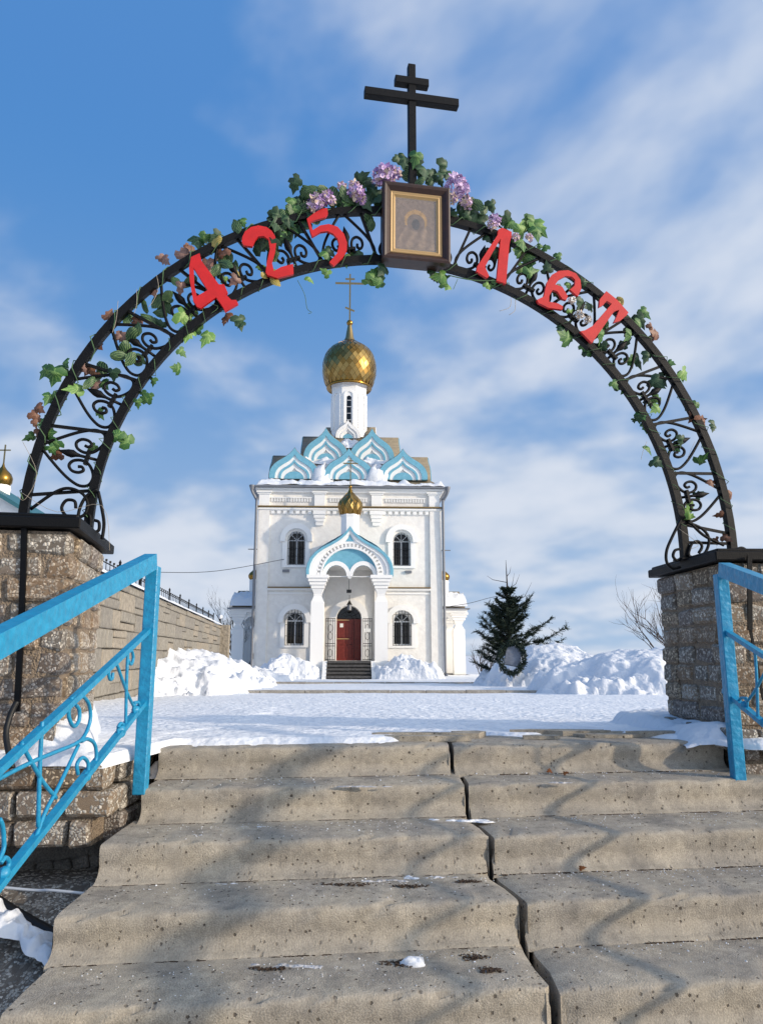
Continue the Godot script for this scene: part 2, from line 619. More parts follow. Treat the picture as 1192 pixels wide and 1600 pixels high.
func sky_picture() -> ImageTexture:
	# blue above, paler towards the horizon, with thin high cloud and a loose bank of cloud low down
	var W := 2048
	var Hh := 1024
	var data := PackedFloat32Array()
	data.resize(W * Hh * 3)
	var sun_dir := SUN_FROM.normalized()
	var n1 := FastNoiseLite.new()
	n1.seed = 7
	n1.noise_type = FastNoiseLite.TYPE_SIMPLEX_SMOOTH
	n1.frequency = 1.0
	n1.fractal_octaves = 6
	n1.fractal_gain = 0.5
	var n2 := FastNoiseLite.new()
	n2.seed = 19
	n2.frequency = 0.55
	n2.fractal_octaves = 3
	var n3 := FastNoiseLite.new()
	n3.seed = 23
	n3.noise_type = FastNoiseLite.TYPE_SIMPLEX_SMOOTH
	n3.frequency = 1.0
	n3.fractal_octaves = 5
	for j in Hh:
		var th := PI * (j + 0.5) / Hh
		var dy := cos(th)
		var ground := dy < -0.02
		var e := maxf(dy, 0.0)
		var base_r := lerpf(0.36, 0.075, pow(smoothstep(0.0, 0.62, e), 0.62))
		var base_g := lerpf(0.50, 0.235, pow(smoothstep(0.0, 0.66, e), 0.62))
		var base_b := lerpf(0.69, 0.56, pow(smoothstep(0.0, 0.7, e), 0.7))
		for i in W:
			var at := (j * W + i) * 3
			if ground:
				data[at] = 0.42
				data[at + 1] = 0.46
				data[at + 2] = 0.54
				continue
			var az := TAU * (i + 0.5) / W
			var dx := sin(az) * sin(th)
			var dz := -cos(az) * sin(th)
			# the cloud sheet lies flat overhead, seen in perspective
			var k := 1.0 / (e + 0.22)
			var px := dx * k
			var pz := dz * k
			var warp := n2.get_noise_2d(px * 0.8 + 31.0, pz * 0.8)
			# loose patches, drawn out a little along one direction
			var a := px * 0.72 + pz * 0.69
			var b := -px * 0.69 + pz * 0.72
			var n := n1.get_noise_2d(a * 1.45 + warp * 0.35, b * 1.75 + warp * 0.3)
			var fine := n3.get_noise_2d(a * 4.2 + warp, b * 4.9 + 7.0)
			var soft := n2.get_noise_2d(px * 0.75 - 4.0, pz * 0.75 + 9.0)
			var side := sin(az + 0.02) * 0.95        # clearer sky on one hand, thicker cloud on the other
			var low := smoothstep(0.50, 0.10, e)
			var puff := n3.get_noise_2d(px * 1.15 + 3.0, pz * 1.15)
			var cover := n * 0.62 + fine * 0.17 + soft * 0.30 + side * smoothstep(0.08, 0.55, e) * (1.2 if side > 0.0 else 0.75) + low * (0.40 + puff * 0.9) - 0.02
			var c := smoothstep(-0.30, 0.60, cover) * 0.88
			var shade := clampf(0.5 + n * 0.6 + fine * 0.4 + low * puff * 0.7, 0.0, 1.0)
			var cr := lerpf(0.50, 0.67, shade)
			var cg := lerpf(0.585, 0.715, shade)
			var cb := lerpf(0.72, 0.80, shade)
			# bright haze added round the low sun out of view, to soften shadows
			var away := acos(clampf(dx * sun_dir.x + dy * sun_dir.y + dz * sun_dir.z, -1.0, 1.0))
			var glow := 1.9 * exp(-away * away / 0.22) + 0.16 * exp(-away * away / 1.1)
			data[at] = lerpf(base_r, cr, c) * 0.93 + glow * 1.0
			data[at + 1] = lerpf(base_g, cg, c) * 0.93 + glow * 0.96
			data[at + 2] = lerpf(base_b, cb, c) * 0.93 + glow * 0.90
	var im := Image.create_from_data(W, Hh, false, Image.FORMAT_RGBF, data.to_byte_array())
	return ImageTexture.create_from_image(im)


# ---------------------------------------------------------------- ground and snow
var gn := FastNoiseLite.new()
var gf := FastNoiseLite.new()

func front_edge(x: float) -> float:
	# where the upper level ends towards the stairs
	if x < -1.25:
		return -3.5
	if x > 2.0:
		return -4.16
	return -4.18 - 0.115 * x

func plaza_y(x: float, z: float) -> float:
	var d := -z - 4.2
	if d <= 0.0:
		return 0.0
	var y := 0.0
	if d < 15.6:
		y = -0.53 * d / 15.6
	elif d < 25.5:
		y = -0.47 - 0.2 * (d - 15.6) / 9.9
	else:
		y = -0.61 - 0.06 * minf((d - 25.5) / 6.0, 1.0)
	return y

func ground():
	gn.seed = 3
	gn.frequency = 0.35
	gn.fractal_octaves = 4
	gf.seed = 4
	gf.frequency = 2.2
	gf.fractal_octaves = 3
	# the far land, below the hilltop
	var far := MB.new()
	far.quad(Vector3(-2500, -6, 2500), Vector3(2500, -6, 2500), Vector3(2500, -6, -4500), Vector3(-2500, -6, -4500))
	setting("ground", far.done(), M.snow)
	# the hilltop around the square: slopes away at the rim
	setting("terrain", field(90, 90, func(u: float, v: float):
		var x := (u - 0.5) * 150.0
		var z := -4.8 - v * 100.0
		var y := plaza_y(x, z) - 0.16 + gn.get_noise_2d(x * 0.4, z * 0.4) * 0.1
		if absf(x) > 20.0:
			y -= pow((absf(x) - 20.0) / 55.0, 2.0) * 6.0
		if z < -60.0:
			y -= pow((-60.0 - z) / 45.0, 2.0) * 6.0
		return Vector3(x, y, z)), M.snow)
	# concrete slab at the head of the stairs
	var sl := MB.new()
	for half in 2:
		var x0: float = [-1.165, 0.402][half]
		var x1: float = [0.372, 1.955][half]
		var za := [-4.62 - 0.115 * x0, -4.62 - 0.115 * x1]
		var zb := [-5.9, -5.9]
		sl.quad(Vector3(x0, -0.006, za[0]), Vector3(x1, -0.006, za[1]), Vector3(x1, -0.16, zb[1]), Vector3(x0, -0.16, zb[0]))
	setting("landing", sl.done(), M.concrete)
	# broken edges of old paving that stick out of the snow by the top step
	rng.seed = 77
	var landing := get_node("landing")
	for k in 13:
		var x := rng.randf_range(0.15, 1.75)
		var pts := PackedVector2Array()
		var n := rng.randi_range(6, 9)
		var rx := rng.randf_range(0.12, 0.3)
		var rz := rng.randf_range(0.03, 0.07)
		for q in n:
			var an := TAU * q / n
			pts.append(Vector2(cos(an) * rx * rng.randf_range(0.7, 1.1), sin(an) * rz * rng.randf_range(0.6, 1.2)))
		var pb := MB.new()
		pb.xf = Transform3D(Basis(Vector3.RIGHT, -PI / 2), Vector3(x, 0.0, -4.33 - 0.115 * x - rng.randf_range(0.0, 0.34)))
		pb.prism(pts, 0.0, rng.randf_range(0.018, 0.034))
		part(landing, "paving_fragment", pb.done(), M.concrete)
	# trodden snow over the square
	setting("snow_cover", field(150, 240, func(u: float, v: float):
		var x := lerpf(-13.0, 13.0, 0.5 + 0.5 * signf(u - 0.5) * pow(absf(u - 0.5) * 2.0, 1.7))
		var edge := front_edge(x)
		if x > -1.25 and x < 2.0:
			edge -= 0.05 + 0.05 * (gf.get_noise_1d(x * 0.9) + 1.0)
			edge -= 0.38 * smoothstep(0.05, 0.35, x) * smoothstep(1.75, 1.35, x) * (0.75 + 0.5 * gf.get_noise_1d(x * 1.4 + 9.0))
			edge -= 0.03 * gf.get_noise_1d(x * 5.0)
		var z := lerpf(edge, -19.78, pow(v, 1.9))
		var d := edge - z
		var y := plaza_y(x, z)
		var thick := 0.035 * smoothstep(0.0, 0.12, d)
		y += thick - 0.02 * smoothstep(0.03, 0.0, d)
		y += (gn.get_noise_2d(x * 1.2, z * 2.6) * 0.02 + gf.get_noise_2d(x * 0.7, z * 1.3) * 0.013) * smoothstep(0.0, 0.5, d)
		return Vector3(x, y, z)), M.trodden)
	setting("snow_cover", field(110, 60, func(u: float, v: float):
		var x := lerpf(-14.0, 14.0, u)
		var z := lerpf(-19.86, -29.7, v)
		return Vector3(x, plaza_y(x, z) - 0.14 * smoothstep(0.03, 0.0, v) + 0.045 + gn.get_noise_2d(x * 0.8, z * 1.4) * 0.03 + gf.get_noise_2d(x * 0.6, z) * 0.012, z)), M.trodden)
	setting("snow_cover", field(110, 60, func(u: float, v: float):
		var x := lerpf(-14.0, 14.0, u)
		var z := lerpf(-29.8, -44.0, v)
		return Vector3(x, plaza_y(x, z) - 0.14 * smoothstep(0.03, 0.0, v) + 0.045 + gn.get_noise_2d(x * 0.8, z * 1.4) * 0.04 + gf.get_noise_2d(x * 0.6, z) * 0.015, z)), M.trodden)
	# two low kerbs across the square
	for k in 2:
		var kz: float = [-19.8, -29.72][k]
		var x0: float = [-6.2, -9.0][k]
		var x1: float = [6.1, 6.6][k]
		var kb := thing("stone_kerb", ["low concrete kerb showing through the snow across the middle of the square", "low concrete kerb showing through the snow just before the church"][k], "kerb", "", Vector3(0, 0, kz))
		var x := x0
		rng.seed = 90 + k
		while x < x1:
			var w := rng.randf_range(0.9, 1.25)
			var mb := MB.new()
			mb.cbox(Vector3(x + w / 2, [-0.488, -0.628][k] + rng.randf_range(-0.006, 0.006), 0), Vector3(w - 0.012, 0.14, 0.3), 0.012)
			part(kb, "kerb_stone", mb.done(), M.kerb)
			x += w
	# the pavement below the stairs, where the photographer stands
	var low := MB.new()
	low.quad(Vector3(-14, -1.06, 30), Vector3(14, -1.06, 30), Vector3(14, -1.06, -2.6), Vector3(-14, -1.06, -2.6))
	setting("pavement", low.done(), M.old_concrete)
	setting("snow_cover", field(40, 60, func(u: float, v: float):
		var x := lerpf(-14.0, 14.0, u)
		var z := lerpf(30.0, -0.9, v)
		return Vector3(x, -1.05 + 0.02 + gn.get_noise_2d(x * 0.5, z * 0.5) * 0.05 * smoothstep(-0.9, 1.0, z), z)), M.trodden)

func mound(called: String, label: String, c: Vector3, rx: float, rz: float, h: float, seed_: int, lump := 0.25, nx := 70, nz := 50, lean := 0.0) -> MeshInstance3D:
	# a heap of shovelled snow
	var nz1 := FastNoiseLite.new()
	nz1.seed = seed_
	nz1.frequency = 0.9
	nz1.fractal_octaves = 5
	nz1.fractal_gain = 0.55
	var cells := FastNoiseLite.new()
	cells.seed = seed_ + 5
	cells.noise_type = FastNoiseLite.TYPE_CELLULAR
	cells.frequency = 1.6
	cells.fractal_type = FastNoiseLite.FRACTAL_NONE
	var o := MeshInstance3D.new()
	o.name = numbered(called)
	o.mesh = field(nx, nz, func(u: float, v: float):
		var a := (u - 0.5) * 2.0
		var b := (v - 0.5) * 2.0
		var x := a * rx
		var z := -b * rz
		var wob := 1.0 + nz1.get_noise_2d(x * 0.8 + 50.0, z * 0.8) * 0.35
		var r := sqrt(pow(absf(a + lean * b * 0.4), 2.2) + pow(absf(b), 2.2)) * wob
		var t := maxf(0.0, 1.0 - r)
		var up := t * (2.0 - t) * h
		up *= 1.0 + nz1.get_noise_2d(x, z) * lump * 2.0
		up += (cells.get_noise_2d(x, z) + 0.5) * lump * 0.10 * h * smoothstep(0.0, 0.35, up / h) + nz1.get_noise_2d(x * 4.0, z * 4.0) * 0.05 * h * smoothstep(0.0, 0.2, up / h)
		return Vector3(x, up * smoothstep(1.0, 0.82, maxf(absf(a), absf(b))) - 0.06, z))
	o.material_override = M.snow
	o.position = c
	add_child(o)
	tag(o, label, "snow pile", "heaps of shovelled snow")
	return o

func snow_heaps():
	mound("snow_pile", "long rumpled snow bank heaped against the stone wall", Vector3(-6.3, -0.55, -21.0), 3.1, 7.0, 1.3, 201, 0.08, 120, 120)
	mound("snow_pile", "low snow heap between the stone wall's end and the church", Vector3(-6.2, -0.66, -32.5), 2.6, 3.0, 0.7, 202)
	mound("snow_pile", "heap of snow clods to the side of the church steps below the wired window", Vector3(-4.55, -0.66, -36.2), 1.95, 1.5, 1.1, 203, 0.2, 90, 60)
	mound("snow_pile", "heap of snow clods beside the church steps with one end at the drainpipe", Vector3(1.3, -0.66, -36.2), 1.95, 1.5, 1.05, 204, 0.2, 90, 60)
	mound("snow_pile", "peaked snow heap with the dark wreath leaning on it", Vector3(5.9, -0.6, -26.5), 2.7, 2.6, 1.5, 205, 0.05, 90, 80)
	mound("snow_pile", "broad bumpy snow heap rising beside the brick pillar", Vector3(7.3, -0.5, -20.2), 3.5, 3.4, 1.2, 206, 0.05, 120, 100)


# ---------------------------------------------------------------- stairs
const NOSE := [-4.18, -3.86, -3.45, -3.05, -2.65, -2.25, -1.85]
const SKEW := 0.115
const CRACK := [[0.386, 0.386, 0.386, 0.028], [0.425, 0.43, 0.43, 0.024], [0.43, 0.488, 0.475, 0.028], [0.478, 0.548, 0.545, 0.034], [0.55, 0.58, 0.59, 0.045], [0.6, 0.62, 0.63, 0.05], [0.63, 0.65, 0.65, 0.05]]
const PROFILE := [[-0.44, 0.004], [-0.3, 0.003], [-0.16, 0.002], [-0.035, 0.0], [-0.014, -0.003], [-0.003, -0.010], [0.001, -0.020], [0.001, -0.045], [-0.003, -0.068], [-0.008, -0.088], [-0.005, -0.106], [0.008, -0.125], [0.03, -0.139], [0.056, -0.1455], [0.059, -0.16]]

func stairs():
	rng.seed = 5150
	var root := thing("concrete_stairs", "worn beige concrete stairs with rounded steps and a long crack running down", "stairs")
	var wn := FastNoiseLite.new()
	wn.seed = 15
	wn.frequency = 3.0
	wn.fractal_octaves = 4
	for i in NOSE.size():
		for half in 2:
			var c: Array = CRACK[i]
			var left := half == 0
			var x_end: float = (-1.17 + [0.0, 0.02, -0.015, -0.02, 0.0, 0.0, 0.0][i]) if left else (1.96 if i == 0 else 2.42)
			var nx := 44
			var np := PROFILE.size()
			var sink: float = 0.0 if left else -0.004 - 0.002 * i
			var pt := func(u: float, k: int) -> Vector3:
				var pz: float = PROFILE[k][0]
				var py: float = PROFILE[k][1]
				var cx: float = lerpf(c[0], c[1], smoothstep(-0.36, -0.02, pz)) if py > -0.03 else lerpf(c[1], c[2], smoothstep(-0.03, -0.15, py))
				cx += wn.get_noise_2d(i * 7.0, pz * 4.0 + py * 9.0) * (0.012 if i > 1 else 0.003)
				var gap: float = c[3] * 0.5 * (1.0 + wn.get_noise_2d(pz * 6.0 + py * 8.0, i * 3.0 + half * 11.0) * 0.7)
				var x: float = lerpf(x_end, cx - gap, u) if left else lerpf(cx + gap, x_end, u)
				# worn nosings
				var wear := 0.0
				if k >= 3 and k <= 7:
					wear = -0.016 * smoothstep(0.30, 0.55, wn.get_noise_2d(x * 2.6 + 17.0, i * 8.0 + k * 0.25)) + 0.006 * wn.get_noise_2d(x * 1.6, i * 5.0) + 0.003 * wn.get_noise_2d(x * 9.0, i * 5.0 + 2.0)
				# the end that meets the crack is rounded over a little
				var from_gap := absf(x - cx)
				var soft := 0.012 * smoothstep(0.05, 0.0, from_gap - gap) if i > 1 else 0.004 * smoothstep(0.02, 0.0, from_gap - gap)
				var rough := wn.get_noise_2d(x * 2.2 + 40.0, (pz + i * 0.4) * 2.5) * 0.004
				return Vector3(x, -0.15 * i + py + sink + wear - soft * (1.0 if k < 8 else 0.2) + rough, NOSE[i] - SKEW * x + pz + wear * 0.7 - soft * (0.8 if k >= 6 else 0.0))
			var mb := MB.new()
			mb.smooth(true)
			var us := []
			for q in nx + 1:
				var t := float(q) / nx
				us.append(t)
			for q in nx:
				for k in np - 1:
					var A: Vector3 = pt.call(us[q], k)
					var B: Vector3 = pt.call(us[q + 1], k)
					var C: Vector3 = pt.call(us[q + 1], k + 1)
					var D: Vector3 = pt.call(us[q], k + 1)
					mb.quad(D, C, B, A)
			mb.smooth(false)
			for side in 2:
				var u := float(side)
				var base: Vector3 = pt.call(u, 0)
				var low: Vector3 = Vector3(base.x, -0.15 * i - 0.3, base.z)
				for k in np - 1:
					var A: Vector3 = pt.call(u, k)
					var B: Vector3 = pt.call(u, k + 1)
					var A2 := Vector3(A.x, minf(low.y, A.y - 0.05), A.z)
					var B2 := Vector3(B.x, minf(low.y, B.y - 0.05), B.z)
					if side == 0:
						mb.quad(A, A2, B2, B)
					else:
						mb.quad(A2, A, B, B2)
			var so := part(root, "step", mb.done(), M.concrete)
			# grit caught in the joint at the foot of the riser
			if i < NOSE.size() - 1:
				var jd := MB.new()
				for q in 260:
					var u := rng.randf()
					var p: Vector3 = pt.call(u, np - 2)
					if wn.get_noise_1d(p.x * 1.3 + i * 9.0) < -0.12:
						continue
					var sz := rng.randf_range(0.002, 0.006)
					jd.box(Vector3(p.x, -0.15 * (i + 1) + 0.002 + sink, p.z + rng.randf_range(0.0, 0.007)), Vector3(sz * 2.6, 0.004, sz), Basis(Vector3.UP, rng.randf_range(-0.4, 0.4)))
				part(so, "joint_grit", jd.done(), M.dirt).set_meta("kind", "stuff")
	# rough core under the steps
	var core := MB.new()
	for i in NOSE.size():
		var zf: float = NOSE[i] - 0.16
		core.xf = Transform3D(Basis(Vector3(1, 0, -SKEW), Vector3.UP, Vector3.BACK), Vector3(0, 0, 0))
		core.span(Vector3(-1.12, -1.3, zf - 0.55), Vector3(1.93, -0.15 * i - 0.2, zf))
	part(root, "stair_core", core.done(), M.old_concrete)
	stair_debris()

func tread_point(px: float, py: float, i: int) -> Vector3:
	return on_y(px, py, -0.15 * i + 0.002)

func clump(c: Vector3, r: Vector3, seed_: int, n := 9) -> ArrayMesh:
	# a small lump: an uneven low dome
	var q := FastNoiseLite.new()
	q.seed = seed_
	q.frequency = 1.3
	var mb := MB.new()
	mb.smooth(true)
	var rows := 5
	var pt := func(a: int, b: int) -> Vector3:
		var an := TAU * (a % n) / n
		var el := PI * 0.5 * b / rows
		var d := Vector3(cos(an) * cos(el), sin(el), sin(an) * cos(el))
		var k := 1.0 + 0.55 * q.get_noise_3d(d.x * 1.2 + seed_, d.y * 1.2, d.z * 1.2)
		return c + d * r * k
	for b in rows:
		for a in n:
			var A: Vector3 = pt.call(a, b)
			var B: Vector3 = pt.call(a + 1, b)
			var C: Vector3 = pt.call(a + 1, b + 1)
			var D: Vector3 = pt.call(a, b + 1)
			if b < rows - 1:
				mb.quad(B, A, D, C)
			else:
				mb.tri(B, A, D)
	return mb.done()

func stair_debris():
	rng.seed = 31
	# wedges of snow left in the corners of the treads
	var spots := [[645, 1507, 4, 0.05, 0.028, 0.03, ""], [722, 1282, 2, 0.12, 0.012, 0.03, "across the crack"], [640, 1372, 3, 0.05, 0.012, 0.022, "in three small knobs"], [455, 1509, 4, 0.13, 0.010, 0.02, "beside flat leaf litter"], [350, 1381, 3, 0.06, 0.009, 0.015, "nearest the recess"], [400, 1292, 2, 0.06, 0.008, 0.014, "near the worn nosing"], [590, 1376, 3, 0.09, 0.010, 0.018, "between dirt patches"], [690, 1371, 3, 0.05, 0.010, 0.016, "close before the crack"], [250, 1213, 1, 0.085, 0.075, 0.06, ""], [300, 1305, 2, 0.06, 0.006, 0.012, "nearest the recess"], [560, 1228, 1, 0.09, 0.006, 0.012, "before the crack"], [870, 1222, 1, 0.06, 0.006, 0.012, "beyond the crack"]]
	for s in spots:
		var p := tread_point(s[0], s[1], s[2])
		var o := MeshInstance3D.new()
		o.name = numbered("snow_clump")
		if s[4] > 0.02:
			o.mesh = clump(Vector3.ZERO, Vector3(s[3], s[4], s[5]), int(s[0]))
		else:
			# a broken film of ice: many small flat lumps along the angle of the step
			var st := SurfaceTool.new()
			for q in 16:
				var off := Vector3(rng.randfn() * s[3] * 0.55, 0, rng.randfn() * s[5] * 0.4 - SKEW * 0.0)
				var rr: float = rng.randf_range(0.15, 0.42) * s[3]
				st.append_from(clump(off, Vector3(rr, s[4] * rng.randf_range(0.25, 0.8), minf(rr * 0.5, s[5] * 0.7)), q + int(s[0]), 8), 0, Transform3D())
			o.mesh = st.commit()
		o.material_override = M.snow if s[4] > 0.011 else M.grey_ice
		o.position = p + Vector3(0, -0.004, 0)
		add_child(o)
		var big: bool = s[4] > 0.05
		tag(o, "heaped snow in the corner of the steps by the blue post" if big else ("white lump of snow lying on a dark dirt patch on the step" if s[4] > 0.02 else "thin ice remnant %s on the %s step down from the landing" % [s[6], ["", "first", "second", "third", "fourth"][s[2]]]), "snow", "" if s[4] > 0.02 else "ice remnants on the stairs")
	# patches of wet dirt and rotted leaves
	var dirt := [[625, 1507, 4, 0.07, 0.02, "under the white snow lump"], [740, 1497, 4, 0.06, 0.018, "close before the crack"], [765, 1517, 4, 0.05, 0.014, "smallest, beside the crack and the lump's patch"], [540, 1383, 3, 0.13, 0.014, "long and thin on the third step"], [730, 1378, 3, 0.06, 0.013, "touching the crack on the third step"], [420, 1515, 4, 0.08, 0.011, "thin, by the ice remnant"], [640, 1386, 3, 0.08, 0.011, "thin, in the middle of the third step"]]
	for s in dirt:
		var p := tread_point(s[0], s[1], s[2])
		var mb := MB.new()
		for k in 90:
			var an := rng.randf() * TAU
			var rr := sqrt(rng.randf()) * (0.35 + 0.75 * absf(sin(an * 1.5 + s[0])))
			var c := Vector3(cos(an) * rr * s[3], rng.randf_range(0.001, 0.006), sin(an) * rr * s[4] * 1.8)
			var b := Basis(Vector3.UP, rng.randf() * TAU) * Basis(Vector3.RIGHT, rng.randf_range(-0.4, 0.4))
			mb.box(c, Vector3(rng.randf_range(0.004, 0.014), 0.002, rng.randf_range(0.002, 0.006)), b)
		var o := MeshInstance3D.new()
		o.name = numbered("dirt_patch")
		o.mesh = mb.done()
		o.material_override = M.dirt
		o.position = p
		add_child(o)
		tag(o, "dark patch of rotted leaf litter " + s[5], "dirt", "litter patches on the stairs")
	# crumbs of ice and grit
	var crumbs := MB.new()
	for k in 3200:
		var i := rng.randi_range(1, 5)
		var x := rng.randf_range(-1.1, 1.9)
		if absf(x - CRACK[i][1]) < 0.07:
			continue
		var z: float = NOSE[i] - SKEW * x - (rng.randf_range(0.03, 0.30) if k % 2 else rng.randf_range(0.22, 0.33))
		if rng.randf() > 0.35 + 0.65 * maxf(0.0, gf.get_noise_2d(x * 0.9, z * 0.9 + 20.0) * 2.0):
			continue
		var s := rng.randf_range(0.0009, 0.0028) * (1.7 if rng.randf() < 0.06 else 1.0)
		crumbs.box(Vector3(x, -0.15 * i + s * 0.4 + 0.002, z), Vector3(s * 1.6, s, s * 1.3), Basis(Vector3.UP, rng.randf() * TAU) * Basis(Vector3.RIGHT, 0.5))
	var cr := part(self, "ice_crumbs", crumbs.done(), M.snow)
	cr.set_meta("kind", "stuff")
	tag(cr, "white crumbs of ice and salt scattered over the concrete steps", "ice crumbs")
	# two small brown leaves
	for s in [[905, 1355, 2], [858, 1206, 0.7], [880, 1207, 0.8]]:
		var p := on_y(s[0], s[1], -0.15 * (3 if s[2] == 2 else 1) + 0.012)
		var o := part(self, numbered("dead_leaf"), shapes.ivy, M.dead_leaf)
		o.transform = Transform3D(Basis(Vector3.RIGHT, -1.1) * Basis(Vector3.FORWARD, rng.randf() * 6.0) * Basis.from_scale(Vector3.ONE * 0.032), p)
		tag(o, {905: "curled brown leaf alone against the third riser", 858: "brown leaf against the top riser, nearer the crack", 880: "brown leaf against the top riser, farther from the crack"}[s[0]], "leaf", "dead leaves on the stairs")


# ---------------------------------------------------------------- brickwork
func brick_shape(k: int) -> ArrayMesh:
	# a rough block 1 x 1 x 1, to be scaled
	var key := "brick%d" % k
	if not shapes.has(key):
		var rg := RandomNumberGenerator.new()
		rg.seed = 500 + k
		var mb := MB.new()
		# chamfers are set for a block of about 0.24 x 0.105 x 0.11
		var s := Vector3(0.24, 0.105, 0.11)
		mb.xf = Transform3D(Basis.from_scale(Vector3(1.0 / s.x, 1.0 / s.y, 1.0 / s.z)), Vector3.ZERO)
		mb.cbox(Vector3.ZERO, s, 0.014, Basis(), 0.009, rg)
		shapes[key] = mb.done()
	return shapes[key]

func lay_brick(root: Node3D, c: Vector3, s: Vector3, turn := 0.0):
	var o := part(root, "brick", brick_shape(rng.randi_range(0, 5)), M["brick%d" % rng.randi_range(0, 5)])
	var wob := Basis(Vector3.UP, turn + rng.randf_range(-0.02, 0.02)) * Basis(Vector3.BACK, rng.randf_range(-0.018, 0.018))
	var flip := Basis(Vector3.BACK, PI) if rng.randf() < 0.5 else Basis()
	o.transform = Transform3D(wob * Basis.from_scale(s) * flip, c)

func run_of_bricks(root: Node3D, from: Vector3, dir: Vector3, length: float, y: float, h: float, deep: float, inward: Vector3, shift: float):
	var at := 0.0
	var turn := atan2(-dir.z, dir.x)
	var first := true
	while at < length - 0.01:
		var w := rng.randf_range(0.2, 0.29)
		if first:
			w *= shift
			first = false
		if length - at - w < 0.09:
			w = length - at
		var proud := rng.randf_range(-0.008, 0.010)
		var c := from + dir * (at + w / 2) + inward * (deep / 2 - proud)
		c.y = y + h / 2
		lay_brick(root, c, Vector3(w - 0.014, h - 0.014, deep), turn)
		at += w

func pillar(label: String, corner: Vector3, turn: float, inner: float, W: float, D: float, top: float, courses: int, plinth: bool) -> Node3D:
	# corner: the front corner on the inner side; inner is +1 where the inner face looks to +x
	var al := Vector3(cos(turn), 0, -sin(turn))
	var fr := Vector3(sin(turn), 0, cos(turn))
	var c := corner - al * (W / 2 * inner) - fr * (D / 2)
	var root := thing("brick_pillar", label, "pillar", "", Vector3(c.x, 0, c.z), turn)
	var h := 0.118
	var y0 := top - courses * h
	var deep := 0.12
	var core := MB.new()
	core.box(Vector3(0, (top + y0) / 2 - 0.1, 0), Vector3(W - 0.03, top - y0 + 0.2, D - 0.03))
	part(root, "mortar_core", core.done(), M.mortar)
	for k in courses:
		var y := y0 + k * h
		var sh := 1.0 if k % 2 == 0 else 0.5
		var cut := 0.0 if k % 2 == 0 else deep + 0.004
		for s in [-1.0, 1.0]:
			run_of_bricks(root, Vector3(-W / 2 + cut, 0, s * D / 2), Vector3.RIGHT, W - 2 * cut, y, h, deep, Vector3(0, 0, -s), sh)
		cut = deep + 0.004 if k % 2 == 0 else 0.0
		for s in [-1.0, 1.0]:
			run_of_bricks(root, Vector3(s * W / 2, 0, -D / 2 + cut), Vector3.BACK, D - 2 * cut, y, h, deep, Vector3(-s, 0, 0), 1.5 - sh)
	if plinth:
		for s in [-1.0, 1.0]:
			run_of_bricks(root, Vector3(-W / 2 - 0.07, 0, s * (D / 2 + 0.07)), Vector3.RIGHT, W + 0.14, y0 - h, h, 0.16, Vector3(0, 0, -s), 0.7)
			run_of_bricks(root, Vector3(s * (W / 2 + 0.07), 0, -D / 2 + 0.1), Vector3.BACK, D - 0.2, y0 - h, h, 0.16, Vector3(-s, 0, 0), 0.6)
	# black metal cap with a turned-down rim
	var cap := MB.new()
	cap.cbox(Vector3(0, top + 0.038, 0), Vector3(W + 0.09, 0.056, D + 0.09), 0.006)
	cap.cbox(Vector3(0, top + 0.074, 0), Vector3(W + 0.05, 0.02, D + 0.05), 0.006)
	part(root, "cap", cap.done(), M.cap)
	return root

